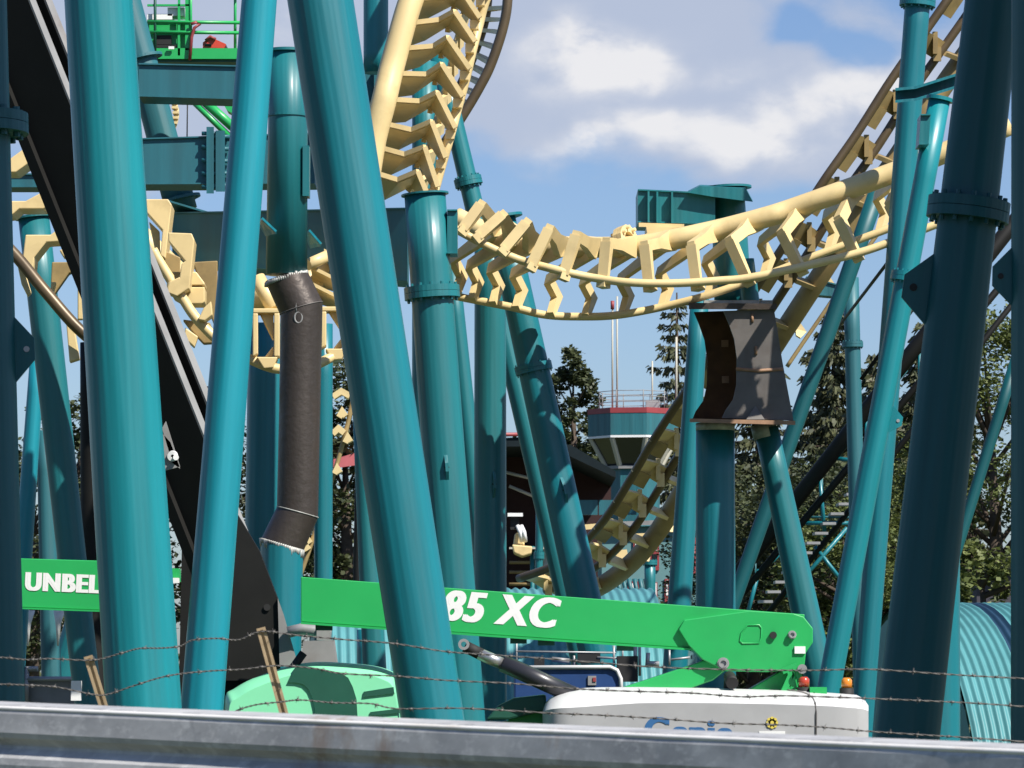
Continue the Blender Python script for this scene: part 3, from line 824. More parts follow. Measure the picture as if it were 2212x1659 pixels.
# the rising track
def rise_track():
    sp = [(1050, -330, 40.6), (985, -200, 40.2), (935, -100, 39.9), (888, 0, 39.7), (848, 140, 39.6), (830, 215, 39.5), (808, 300, 39.5), (790, 400, 39.5), (760, 500, 39.6)]
    r1 = [(1190, -330, 40.6), (1125, -180, 40.3), (1070, -70, 40.1), (1040, 5, 40.1), (1028, 50, 40.1), (1013, 107, 40.0), (997, 175, 40.0), (980, 237, 40.0), (963, 300, 39.9), (945, 362, 39.9), (925, 430, 39.8), (895, 500, 39.0)]
    r2 = [(x - 30, y + 10, Y + .95) for x, y, Y in r1]
    r1 = [(x + 7, y, Y) for x, y, Y in r1]
    root = track('cream yellow coaster track climbing steeply at top centre, its rungs seen from below', sp, r1, r2, S(27, 40.3), S(11, 39.7), YEL, 80)
    ties = [((955, -105), (1010, -112), (1046, -130), (1086, -66)), ((918, -50), (970, -55), (1008, -72), (1050, -5)),
            ((903, 4), (956, 2), (996, -15), (1037, 46)), ((890, 57), (950, 50), (983, 32), (1027, 97)), ((875, 112), (938, 107), (968, 88), (1015, 156)), ((858, 166), (923, 168), (955, 146), (1000, 216)),
            ((840, 222), (908, 226), (945, 207), (984, 284)), ((825, 273), (890, 288), (933, 270), (963, 348)), ((813, 324), (875, 341), (918, 325), (946, 411)), ((800, 378), (860, 396), (903, 378), (922, 424))]
    Y0 = 39.9
    for i, (a, d, p, r_) in enumerate(ties):
        t = MB()
        off = [(-14, 46), (-32, 38), (-16, 26), (-7, 9)]
        near = [P(*q, Y0 - (0.0 if k < 2 else .15)) for k, q in enumerate((a, d, p, r_))]
        far = [P(q[0] + o[0], q[1] + o[1], Y0 + e) for q, o, e in zip((a, d, p, r_), off, (.55, .55, .35, .12))]
        up = Vector((-.0, 0.004, .036))
        for k in range(3):
            quad = [near[k], near[k + 1], far[k + 1], far[k]]
            t.prism(quad, up)
        # lit lip along the near edge
        for k in range(3):
            t.beam(near[k] + up, near[k + 1] + up, .05, .05)
        t.box(near[3] + Vector((-.06, .14, -.02)), .09, .14, .09)
        # inner far arm to the second rail
        q0 = P(p[0] + 12, p[1] + 12, Y0 + .7); q1 = P(r_[0] - 34, r_[1] + 6, Y0 + .85)
        t.strip([far[2], q0, q1], .12, (q0 - far[2]).cross(q1 - q0), .05)
        t.build('tie', YEL, root)
    h = MB(); h.slab([P(800, 226, 40.0), P(838, 226, 40.0), P(838, 232, 40.0), P(800, 232, 40.0)], [P(800, 226, 40.9), P(838, 226, 40.9), P(838, 232, 40.9), P(800, 232, 40.9)])
    h.prism([P(x, y, 40.2) for x, y in ((803, 232), (830, 232), (826, 300), (810, 300))], Vector((0, .3, 0)))
    h.build('hanger', YEL, root)
rise_track()

def back_loop():
    r1 = [(1070, -160, 47), (1094, -60, 47), (1096, 5, 47), (1085, 66, 47), (1060, 140, 47), (1035, 190, 47), (1003, 244, 47), (960, 310, 47)]
    r2 = [(1030, -160, 47.8), (1052, -60, 47.8), (1052, 10, 47.8), (1042, 62, 47.8), (1022, 120, 47.8), (1000, 175, 47.8), (972, 232, 47.8), (935, 290, 47.8)]
    root = track('narrow weathered yellow track curving behind the climbing one, seen edge on against the clouds', None, r1, r2, 0, S(11, 47), RAILT, 60)
    sp = [(q[0] + 0, q[1] + 8, 48.4) for q in r2]
    for k in range(1, 16):
        A = catmull([P(*q) for q in r1], 16)[k]; B = catmull([P(*q) for q in r2], 16)[k]
        t = MB(); t.strip([A, A.lerp(B, .5) + Vector((0, .15, .03)), B], .10, Vector((0, 0, 1)), .05); t.build('tie', YEL, root)
back_loop()

# the lower valley of the near track on the left
def valley_track():
    rl = [(-60, 460, 37.0), (29, 547, 36.9), (100, 632, 36.8), (179, 719, 36.8), (280, 790, 36.9), (400, 840, 37.2), (520, 850, 37.6)]
    rr_ = [(330, 540, 38.0), (360, 590, 38.0), (395, 645, 38.0), (426, 690, 38.0), (480, 742, 38.0), (545, 778, 38.0), (602, 797, 38.0), (670, 792, 38.1), (735, 762, 38.3)]
    sp = [(200, 380, 40.0), (250, 450, 39.9), (330, 540, 39.8), (420, 620, 39.7), (500, 655, 39.4), (572, 642, 38.9), (660, 610, 38.8), (720, 560, 39.1), (775, 480, 39.5)]
    root = track('cream yellow track valley at left, its arms facing the viewer around the slanting black beam', sp, None, rr_, S(27, 38.8), S(11, 38), YEL, 70)
    MB().tube(catmull([P(*q) for q in rl], 60), S(13, 36.9), 14).build('rail', RAILT, root)  # this rail's shade comes from the brown colour
    def arm(path, w, Y, th=.10, dY=None):
        t = MB(); pts = [P(x, y, Y + (dY[i] if dY else 0)) for i, (x, y) in enumerate(path)]
        t.strip(pts, w, Vector((0, 1, 0)), th); return t
    def frame_tie(polys, Y, th=.13):
        t = MB()
        for poly in polys: t.prism([P(x, y, Y) for x, y in poly], Vector((-.02, th, 0)))
        t.build('tie', YEL, root, bevel=.012)
    def plate(poly, Y, th, m=YEL, nm='tie', bv=.010):
        t = MB(); t.prism([P(x, y, Y) for x, y in poly], Vector((-.015, th, 0))); return t.build(nm, m, root, bevel=bv)
    # left halves of the near ties, facing the viewer
    plate([(-20, 372), (24, 341), (72, 306), (88, 332), (62, 352), (34, 372)], 39.6, .5)
    plate([(-30, 434), (55, 434), (107, 406), (116, 422), (94, 451), (41, 451), (26, 464), (-20, 470)], 38.6, .5)
    plate([(55, 507), (109, 507), (137, 485), (170, 480), (172, 519), (100, 523), (74, 556), (70, 592), (48, 566)], 37.9, .45)
    plate([(128, 540), (172, 528), (172, 548), (138, 556)], 38.7, .2)
    plate([(112, 566), (170, 566), (170, 583), (149, 590), (125, 624), (108, 650)], 39.2, .2, YELD)  # plate in shade, shown by the darker yellow; likewise those further down
    plate([(110, 609), (122, 609), (115, 631), (108, 640)], 39.0, .2)
    # right halves
    plate([(300, 430), (363, 430), (371, 442), (357, 558), (346, 552), (351, 497), (314, 456), (300, 440)], 38.6, .5)
    plate([(322, 478), (345, 500), (347, 556), (340, 560)], 38.8, .15)
    plate([(363, 502), (414, 504), (420, 518), (409, 625), (386, 613), (392, 569), (400, 564), (364, 521)], 37.9, .45)
    plate([(360, 611), (388, 598), (409, 622), (382, 640), (362, 632)], 37.9, .3)
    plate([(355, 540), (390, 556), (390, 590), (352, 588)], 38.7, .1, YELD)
    plate([(364, 587), (424, 587), (442, 611), (442, 616), (364, 616)], 38.25, .45, YEL, 'rail_foot')
    plate([(364, 620), (442, 620), (442, 652), (437, 656), (400, 656), (372, 640)], 38.25, .45, YEL, 'rail_foot')
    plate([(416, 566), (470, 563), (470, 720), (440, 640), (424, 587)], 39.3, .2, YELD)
    plate([(428, 690), (440, 665), (456, 650), (459, 680), (442, 693)], 37.8, .3, YEL, 'rail_foot')
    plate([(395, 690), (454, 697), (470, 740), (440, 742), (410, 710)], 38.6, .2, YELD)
    plate([(400, 707), (428, 727), (420, 750), (398, 730)], 38.4, .2)
    # open frames at the bottom of the valley
    for (x0, x1, yt, yb, Y) in ((546, 604, 666, 794, 37.9), (694, 752, 662, 776, 38.2)):
        plate([(x0, yt), (x1, yt), (x1, yt + 10), (x0, yt + 10)], Y, .3)
        plate([(x0, yt + 10.5), (x0 + 11, yt + 10.5), (x0 + 11, yb - 30), (x0, yb - 24)], Y, .3)
        plate([(x1 - 12, yt + 10.5), (x1, yt + 10.5), (x1, yb - 24), (x1 - 12, yb - 24)], Y, .3)
        plate([(x0 + 16, yt + 10.5), (x1 - 12.5, yt + 10.5), (x1 - 12.5, yb - 58)], Y + .08, .05)
        plate([(x0 + 8, yb - 23), (x1 - 4, yb - 23), (x1 - 14, yb), (x0 + 24, yb + 2)], Y, .35)
        plate([(x1 - 30, yb - 23.5), (x1 - 12.5, yb - 46), (x1 - 12.5, yb - 23.5)], Y + .08, .05)
    # stepped plates climbing to the right behind the pipe
    for (x, y, Y) in ((672, 580, 38.3), (676, 618, 38.3), (640, 640, 38.6), (612, 612, 38.9), (700, 545, 38.6)):
        t = MB(); t.slab([P(x, y, Y), P(x + 48, y + 24, Y), P(x + 56, y + 52, Y + .7), P(x + 4, y + 36, Y + .7)], [P(x, y - 8, Y), P(x + 48, y + 16, Y), P(x + 56, y + 44, Y + .7), P(x + 4, y + 28, Y + .7)]); t.build('tie', YEL, root)
    t = MB(); t.tube([P(664, 572, 38.2), P(712, 551, 38.4)], S(13, 38.2), 16); t.build('cross_tube', YEL, root); t = MB(); t.tube([P(556, 600, 38.2), P(592, 668, 38.1)], S(17, 38.2), 16); t.build('cross_tube', YEL, root)
    # feet under the left rail
    plate([(34, 556), (50, 572), (68, 632), (60, 640), (46, 612)], 36.95, .15, YEL, 'rail_foot')
    plate([(142, 686), (160, 702), (172, 775), (150, 782)], 36.95, .2, YEL, 'rail_foot')
    plate([(168, 606), (178, 611), (180, 690), (168, 690)], 38.4, .12, YEL, 'rail_foot')
valley_track()

def drop_track():
    r1 = [(2110, -100, 50), (2045, 2, 50), (1930, 165, 50), (1850, 290, 50), (1772, 402, 50), (1700, 520, 50.2), (1640, 612, 50.5), (1560, 735, 51), (1470, 862, 51.5), (1412, 950, 52), (1365, 1030, 52.5), (1315, 1110, 53), (1262, 1172, 53.5), (1195, 1222, 54), (1120, 1250, 54.5)]
    r2 = [(x + 46 + (12 if y > 800 else 0), y + 26, Y + .5) for x, y, Y in r1]
    sp = [(x + 92 + (10 if y > 800 else 0), y + 44, Y + 1.2) for x, y, Y in r1]
    root = track('long weathered and shade-darkened yellow track diving from the top right down to the station', sp, r1, r2, S(22, 51), S(9.5, 51), YELD, 90, mr=RAILT)
    A = catmull([P(*q) for q in r1], 120); B = catmull([P(*q) for q in r2], 120); C_ = catmull([P(*q) for q in sp], 120)
    for k in range(6, 119, 7):
        a, b, c0 = A[k], B[k], C_[k]
        tg = (A[k + 1] - A[k - 1]).normalized()
        # cross plate with an upright lit fin at each end
        t = MB()
        t.strip([a, a.lerp(b, .5) + Vector((0, .12, .04)), b], .26, tg.cross(b - a), .04)
        t.strip([b, c0], .16, tg, .06)
        fin = Vector((.0, -.02, .26))
        t.beam(a.lerp(b, .72) - fin * .3, a.lerp(b, .72) + fin * .8, .06, .12)
        t.beam(a.lerp(b, .82) - fin * .6, a.lerp(b, .82) + fin * .1, .10, .10)
        t.build('tie', YEL if k > 60 else YELD, root)  # lit yellow on the lower ties, shade-darkened yellow on the upper
    # side web between the rails, broken by openings
    for k in range(6, 118, 7):
        n0, n1 = k + 1, min(k + 4, 119)
        w = MB(); w.slab([A[n0], A[n1], A[n1].lerp(B[n1], .55), A[n0].lerp(B[n0], .55)], [q + Vector((0, .05, .01)) for q in (A[n0], A[n1], A[n1].lerp(B[n1], .55), A[n0].lerp(B[n0], .55))])
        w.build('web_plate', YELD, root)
    m_ = MB()
    return root
drop_track()

# the low rail near the station with its curved hangers
def low_rail():
    r1 = [(1250, 1262, 74), (1293, 1253, 74), (1340, 1235, 74), (1385, 1205, 74), (1420, 1170, 74), (1455, 1128, 74), (1490, 1080, 74)]
    root = track('thin yellow rail sweeping up behind the shadowed column near the station', None, r1, None, 0, S(6.5, 74), YELD, 40)
    for (x, y) in ((1322, 1196), (1372, 1160), (1432, 1098)):
        t = MB()
        c = [P(x, y, 74.2), P(x + 22, y + 2, 74.2), P(x + 26, y + 22, 74.1), P(x + 22, y + 52, 74)]
        t.strip(c, [.12, .2, .2, .14], Vector((0, 1, 0)), .25); t.build('hanger', YEL, root)
low_rail()
def hook_rail():
    r1 = [(1700, 792, 62), (1735, 740, 62), (1790, 660, 62), (1850, 570, 62), (1900, 500, 62)]
    root = track('thin brown yellow rail with pale hooks in the gap right of the raw steel box', None, r1, None, 0, S(4.5, 62), YELD, 20)
    for (x, y) in ((1694, 694), (1764, 604)):
        t = MB(); t.strip([P(x, y, 62.2), P(x + 22, y + 6, 62.2), P(x + 36, y + 24, 62.1), P(x + 30, y + 34, 62)], [.12, .16, .14, .08], Vector((0, 1, 0)), .2); t.build('hanger', YEL, root)
hook_rail()
def gap_rail():
    r1 = [(775, 780, 60), (765, 850, 60), (740, 960, 60), (700, 1090, 60), (655, 1225, 60), (640, 1260, 60)]
    root = track('narrow brownish rail with pale clips in the gap left of the broad middle column', None, r1, None, 0, S(5, 60), YELD, 30)
    for (x, y, w) in ((738, 846, 26), (732, 926, 18), (752, 945, 8), (729, 1012, 8), (664, 1164, 9), (661, 1178, 9), (740, 890, 10)):
        t = MB(); t.strip([P(x - w * .7, y + 12, 60), P(x, y, 60), P(x + w * .7, y + 10, 60)], .09, Vector((0, 1, 0)), .25); t.build('clip', YEL, root)
gap_rail()
def far_track():
    r1 = [(355, 190, 80), (372, 215, 80), (381, 240, 80), (378, 265, 80), (370, 285, 80)]
    root = track('far cream track edge peeping between the two upper box beams', None, r1, None, 0, S(6, 80), YEL, 20)
    for k in range(5):
        t = MB(); t.box(P(380 - abs(k - 2) * 2, 222 + k * 11, 79.9), .12, .2, .05); t.build('tie', YEL, root)
far_track()

# overhead tracks added above and right of the frame to shade the edge columns
def overhead(label, base, Y0, z, w, k0, k1, gaps):
    az = Vector((math.sin(R(SUN_AZ)), -math.cos(R(SUN_AZ)), 0))
    root = thing('shade_track', label, 'track', Vector((base, Y0, 0)) + az * k0 + Vector((0, 0, z)))
    a = Vector((base, Y0, z)) + az * k0; b = Vector((base, Y0, z)) + az * k1
    side = az.cross(Vector((0, 0, 1)))
    MB().tube([a, b], w * .32, 20).build('spine_tube', YEL, root)
    for s_ in (-1, 1):
        MB().tube([a + side * s_ * w * .45 + Vector((0, 0, -.4)), b + side * s_ * w * .45 + Vector((0, 0, -.4))], w * .16, 12).build('rail', YEL, root)
    for (j0, j1, sa, sb) in gaps:
        w_ = MB(); w_.slab([a + az * (j0 - k0) + side * sa * w, a + az * (j1 - k0) + side * sa * w, a + az * (j1 - k0) + side * sb * w, a + az * (j0 - k0) + side * sb * w], [q + Vector((0, 0, .05)) for q in (a + az * (j0 - k0) + side * sa * w, a + az * (j1 - k0) + side * sa * w, a + az * (j1 - k0) + side * sb * w, a + az * (j0 - k0) + side * sb * w)]); w_.build('shade_plate', GALV, root)  # solid plate added to close the shadow; its gap lets a sun patch through
    n_ = int((k1 - k0) / 1.1)
    for i in range(n_):
        c0 = a.lerp(b, (i + .5) / n_)
        t = MB(); t.strip([c0 - side * w * .45 + Vector((0, 0, -.4)), c0 - side * w * .45 + Vector((0, 0, -.05)), c0 + side * w * .45 + Vector((0, 0, -.05)), c0 + side * w * .45 + Vector((0, 0, -.4))], .2, az, .1); t.build('tie', YEL, root)
c = P(-62, 900, 26); overhead('yellow track added overhead out of view to shade the left edge column', c.x, c.y, 9.6, 1.15, 1.5, 16, [(1.5, 5.6, -.6, .6), (5.6, 16, -.6, .2)])
c = P(2060, 900, 24); overhead('yellow track added overhead out of view to shade the right edge columns', c.x + .1, c.y, 9.8, 1.3, 1.5, 16, [(1.5, 4.9, -.6, .6), (4.9, 5.5, -.6, -.15), (5.5, 16, -.6, .6)])

# ------------------------------------------------------------------ lift hill truss behind the right columns
def lift_hill():
    root = thing('lift_hill_truss', 'dark lift hill truss with catwalk steps slanting behind the right columns', 'truss', P(1590, 1300, 60))
    Y = 60
    def tb(a, b, w, nm, m=TM, YY=Y):
        MB().tube([P(*a, YY), P(*b, YY)], S(w / 2, YY), 12).build(nm, m, root)
    tb((2560, 10), (1590, 1245), 34, 'main_tube', BLK)
    tb((2560, 143), (1585, 1305), 16, 'lower_chord', BLK)
    tb((2560, 184), (1600, 1400), 13, 'lower_chord', BLK)
    for (a, b) in (((1985, 745), (1990, 900)), ((1870, 900), (1878, 1040)), ((1770, 1020), (1782, 1160)), ((1690, 1130), (1700, 1290)), ((1805, 990), (1890, 1000)), ((1740, 1130), (1850, 1130)),
                   ((1700, 1290), (1830, 1140)), ((1620, 1260), (1700, 1180)), ((1610, 1345), (1640, 1230)), ((1760, 1180), (1830, 1270)), ((1590, 1230), (1720, 1070))):
        tb(a, b, 9, 'brace', TM)
    for i in range(16):
        x = 1900 - i * 17; y = 985 + i * 21
        st = MB(); st.box(P(x + 8, y, Y - .4), .20, .5, .04); st.build('step', GALV, root)
    for i in range(5):
        x = 1920 - i * 72; y = 905 + i * 90
        tb((x, y), (x, y - 62), 4, 'rail_post', TF)
    tb((1960, 800), (1600, 1225), 4, 'handrail', TF)
    tb((1740, 1117), (1850, 1117), 5, 'walkway_edge', TF)
lift_hill()
def cables():
    for k, (a, b) in enumerate((((1930, 690), (2010, 600)), ((1870, 745), (1912, 705)), ((2010, 440), (1960, 570)), ((1885, 905), (1900, 880)))):
        pass
    o = MB(); o.tube([P(1860, 820, 40), P(2014, 610, 40)], .02, 8); tag(o.build('stay_cable', BLK), 'thin dark stay cable crossing behind the collar of the slim bright column', 'cable')
    o = MB(); o.tube([P(2030, 420, 41), P(1785, 740, 60)], .022, 8); tag(o.build('stay_cable', BLK), 'thin dark stay cable running down past the end of the dipping track', 'cable')
cables()

# ------------------------------------------------------------------ control tower
def tower():
    Y = 140
    cx = 1369
    ctr = P(cx, 1300, Y); bx, by = ctr.x, ctr.y
    root = thing('control_tower', 'octagonal teal control tower with slanted windows, red roof edge and railings', 'tower', (bx, by, 0))
    def zz(y): return P(cx, y, Y).z
    rot = R(14.5)
    def octa(r_, z): return [Vector((bx + r_ * math.cos(rot + k * math.pi / 4), by + r_ * math.sin(rot + k * math.pi / 4), z)) for k in range(8)]
    ru = S(96, Y) / math.cos(R(22.5)) * .98
    MB().slab(octa(ru, zz(945)), octa(ru, zz(898))).build('fascia', TF, root)
    MB().slab(octa(ru * 1.01, zz(897.6)), octa(ru * 1.01, zz(886))).build('roof_edge', REDP, root)
    MB().slab(octa(ru * 1.0, zz(950)), octa(ru * 1.0, zz(945.3))).build('white_trim', VWHITE, root)
    t0 = octa(ru * .93, zz(950.2)); t1 = octa(ru * .60, zz(1008))
    MB().slab(t1, t0).build('window_band', GLASS, root)
    for k in range(8):
        m_ = MB(); m_.tube([t0[k], t1[k]], S(6, Y), 8, True, False); m_.build('mullion', CREAM, root)
    MB().slab(octa(ru * .66, zz(1015)), octa(ru * .66, zz(1008.3))).build('sill', GREY, root)
    MB().slab(octa(ru * .58, 0), octa(ru * .58, zz(1015.2))).build('base', TF, root)
    rr = octa(ru * .75, zz(886))
    for h in (zz(848), zz(860), zz(872)):
        q = [Vector((v.x, v.y, h)) for v in rr]
        MB().tube(q, .014, 6, closed=True).build('railing', GREY, root)
    for v in rr:
        MB().tube([v, Vector((v.x, v.y, zz(846)))], .018, 6).build('railing_post', GREY, root)
    v = MB(); v.box(P(1410, 876, Y), .5, .5, .35); v.build('roof_vent', GALV, root)
    for (x, y0) in ((1323, 655), (1333, 640)):
        MB().tube([P(x, 890, Y), P(x, y0, Y)], S(2.0, Y), 8).build('mast', CREAM, root)
    MB().tube([P(1323, 668, Y - .02), P(1323, 650, Y - .02)], S(4, Y), 8).build('mast_light', REDP, root)
    MB().tube([P(1461, 890, Y), P(1461, 728, Y)], S(2.4, Y), 8).build('mast', CREAM, root)
    MB().tube([P(1409, 890, Y), P(1409, 780, Y)], S(1.8, Y), 8).build('mast', CREAM, root)
tower()

def station():
    Y = 120
    ROOFR = mat('dark_red_soffit', (0.030, 0.008, 0.008), rough=0.8)
    ROOFT = mat('dark_roof_edge', (0.008, 0.016, 0.020), rough=0.8, spec=.2)
    root = thing('station_building', 'dark open station shed with a sloping roof and teal balcony panels behind the columns', 'building', P(1180, 1400, Y))
    D_ = 12
    m_ = MB(); m_.slab([P(990, 950, Y), P(1150, 943, Y), P(1235, 962, Y), P(1330, 1018, Y), P(1330, 1032, Y), P(1230, 985, Y), P(1140, 964, Y), P(990, 966, Y)],
                       [P(990, 950, Y) + Vector((0, D_, 0)), P(1150, 943, Y) + Vector((0, D_, 0)), P(1235, 962, Y) + Vector((0, D_, 0)), P(1330, 1018, Y) + Vector((0, D_, 0)), P(1330, 1032, Y) + Vector((0, D_, 0)), P(1230, 985, Y) + Vector((0, D_, 0)), P(1140, 964, Y) + Vector((0, D_, 0)), P(990, 966, Y) + Vector((0, D_, 0))])
    m_.build('roof', ROOFT, root)
    m_ = MB(); m_.tube([P(990, 940, Y - .05), P(1150, 938, Y - .05)], .06, 8); m_.build('ridge_trim', REDP, root)
    m_ = MB(); m_.prism([P(x, y, Y + 6) for x, y in ((960, 960), (1150, 960), (1320, 1030), (1320, 1300), (960, 1300))], Vector((0, .3, 0))); m_.build('back_wall', ROOFR, root)
    for (a, b) in (((1092, 1020), (1225, 1052)), ((1236, 992), (1312, 1018)), ((1100, 1050), (1220, 1100))):
        m_ = MB(); m_.tube([P(*a, Y + 2), P(*b, Y + 2)], .05, 8); m_.build('rafter', CREAM, root)
    for k in range(3):
        x0 = 1252 + k * 42
        m_ = MB(); m_.prism([P(x, y, Y + 1) for x, y in ((x0, 1080), (x0 + 39, 1080), (x0 + 39, 1112), (x0, 1112))], Vector((0, .15, 0))); m_.build('balcony_panel', TBOX, root)
    m_ = MB(); m_.slab([P(1100, 1182, Y - 1), P(1300, 1182, Y - 1), P(1300, 1186, Y - 1), P(1100, 1186, Y - 1)], [P(1100, 1182, Y + 4), P(1300, 1182, Y + 4), P(1300, 1186, Y + 4), P(1100, 1186, Y + 4)]); m_.build('platform', CREAM, root)
    m_ = MB(); m_.prism([P(x, y, Y + 5) for x, y in ((1090, 1186), (1310, 1186), (1310, 1300), (1090, 1300))], Vector((0, .3, 0))); m_.build('under_wall', ROOFR, root)
    for x in (1150, 1180, 1198):
        m_ = MB(); m_.tube([P(x, 1060 if x == 1180 else 1180, Y - .5), P(x, 1420, Y - .5)], S(5 if x != 1180 else 7, Y), 8); m_.build('post', CREAM if x != 1150 else TG, root)
    for y in (1215, 1236, 1262):
        m_ = MB(); m_.tube([P(1100, y, Y - .4), P(1220, y, Y - .4)], .05, 6); m_.build('railing', YELD, root)
    m_ = MB(); m_.slab([P(1185, 1140, Y - .8), P(1320, 1128, Y - .8), P(1320, 1140, Y - .8), P(1185, 1150, Y - .8)], [P(1185, 1140, Y), P(1320, 1128, Y), P(1320, 1140, Y), P(1185, 1150, Y)]); m_.build('loading_beam', YEL, root)
    # red slice of roof seen left of the broad column
    m_ = MB(); m_.slab([P(720, 992, Y - 2), P(776, 976, Y - 2), P(776, 1004, Y - 2), P(720, 1012, Y - 2)], [P(720, 992, Y), P(776, 976, Y), P(776, 1004, Y), P(720, 1012, Y)])
    tag(m_.build('awning', mat('faded_red_roof', (0.50, 0.12, 0.13), rough=0.7)), 'small faded red roof edge in the gap left of the broad middle column', 'awning')
    # train car waiting
    car = thing('coaster_car', 'pale yellow coaster car waiting under the station roof', 'coaster car', P(1140, 1190, 90))
    m_ = MB(); m_.prism([P(x, y, 90) for x, y in ((1106, 1176), (1150, 1180), (1148, 1196), (1128, 1202), (1110, 1194))], Vector((0, 1.2, 0))); m_.build('tub', YEL, car, bevel=.03)
    m_ = MB(); m_.prism([P(x, y, 90.2) for x, y in ((1112, 1152), (1128, 1150), (1134, 1178), (1108, 1178))], Vector((0, .6, 0))); m_.build('seat', YEL, car, bevel=.04)
    m_ = MB(); m_.tube([P(1126, 1136, 90.1), P(1132, 1150, 90), P(1135, 1170, 90.1)], .05, 8); m_.tube([P(1118, 1136, 90.1), P(1124, 1150, 90), P(1127, 1170, 90.1)], .05, 8); m_.build('restraint', VWHITE, car)
    m_ = MB(); m_.box(P(1113, 1112, 90), .35, .1, .08); m_.build('lamp_bar', VWHITE, car)
    m_ = MB(); m_.box(P(1112, 1130, 90.2), .2, .2, .3); m_.build('headrest', DARK, car)
station()

def shop():
    Y = 105
    WALL = mat('grey_teal_cladding', (0.12, 0.26, 0.27), rough=0.7, var=0.08, scale=2)
    root = thing('shop_building', 'grey teal building with red framed windows behind the low yellow rail', 'building', P(1440, 1420, Y))
    m_ = MB(); m_.prism([P(x, y, Y) for x, y in ((1300, 1140), (1520, 1132), (1520, 1480), (1300, 1480))], Vector((0, 5, 0))); m_.build('wall', WALL, root)
    m_ = MB(); m_.slab([P(1296, 1128, Y - .3), P(1525, 1120, Y - .3), P(1525, 1130, Y - .3), P(1296, 1138, Y - .3)], [P(1296, 1128, Y + 5), P(1525, 1120, Y + 5), P(1525, 1130, Y + 5), P(1296, 1138, Y + 5)]); m_.build('roof', GREY, root)
    for (x0, x1, y0, y1) in ((1405, 1424, 1130, 1232), (1368, 1384, 1158, 1200), (1356, 1380, 1256, 1282), (1414, 1420, 1258, 1300), (1436, 1446, 1250, 1300), (1494, 1503, 1130, 1240)):
        f = MB(); f.prism([P(x0, y0, Y - .06), P(x1, y0, Y - .06), P(x1, y1, Y - .06), P(x0, y1, Y - .06)], Vector((0, .05, 0))); w = f.build('window_frame', REDP, root)
        i = min(4, (x1 - x0) * .3)
        n_ = 3 if y1 - y0 > 60 else 1
        for k in range(n_):
            h = (y1 - y0 - 2 * i) / n_
            g_ = MB(); g_.prism([P(x0 + i, y0 + i + h * k, Y - .08), P(x1 - i, y0 + i + h * k, Y - .08), P(x1 - i, y0 + i + h * (k + .75), Y - .08), P(x0 + i, y0 + i + h * (k + .75), Y - .08)], Vector((0, .02, 0))); g_.build('pane', VWHITE if k != 2 else GLASS, w)
    for k in range(8):
        x = 1310 + k * 12
        m_ = MB(); m_.tube([P(x, 1250, Y - 1.2), P(x + 10, 1300, Y - 1.2)], .06, 6); m_.build('stair_baluster', TF, root)
shop()

# ------------------------------------------------------------------ corrugated sheds
def quonset(label, cx, Y, zr, yaw, length, pitch, dark=(), amp=.035, cols=None):
    CT = mat('corrugated_aqua_steel', (0.085, 0.28, 0.30), rough=0.5, metal=0.0, coat=0.0, var=0.08, scale=2)
    CD = mat('corrugated_navy_band', (0.012, 0.045, 0.09), rough=0.5, var=0.1)
    c = P(cx, HZ, Y); c.z = 0
    ax = Vector((math.cos(R(yaw)), math.sin(R(yaw)), 0)); sd = Vector((-ax.y, ax.x, 0))
    root = thing('quonset_shed', label, 'shed', c)
    def sect(t0, t1, nm, m):
        mb = MB(); nt_ = max(2, int((t1 - t0) / pitch * 8)); na = 28
        vs = []
        for i in range(nt_ + 1):
            t = t0 + (t1 - t0) * i / nt_
            r_ = zr + amp * math.cos(2 * math.pi * t / pitch)
            for j in range(na + 1):
                an = math.pi * j / na
                vs.append(c + ax * t + sd * r_ * math.cos(an) + Vector((0, 0, r_ * math.sin(an))))
        fs = [(i * (na + 1) + j, i * (na + 1) + j + 1, (i + 1) * (na + 1) + j + 1, (i + 1) * (na + 1) + j) for i in range(nt_) for j in range(na)]
        mb.add(vs, fs, True); mb.build(nm, m, root)
    t = -length / 2
    for (d0, d1) in list(dark) + [(length / 2, length / 2)]:
        if d0 > t: sect(t, d0, 'corrugated_shell', CT)
        if d1 > d0: sect(d0, d1, 'dark_band', CD)
        t = d1
    for e in (-length / 2, length / 2):
        w = MB(); w.add([c + ax * e * .995] + [c + ax * e * .995 + sd * zr * .97 * math.cos(math.pi * j / 24) + Vector((0, 0, zr * .97 * math.sin(math.pi * j / 24))) for j in range(25)], [(0, j, j + 1) for j in range(1, 25)])
        w.build('end_wall', CT, root)
    return root
quonset('long corrugated aqua shed behind the raised green boom', 1040, 58, 3.22, 4, 5.0, .125, amp=.016)
quonset('corrugated aqua shed with a navy band at the right edge', 2095, 42, 2.72, 11, 1.45, .085, dark=[(-.08, .08)], amp=.016)

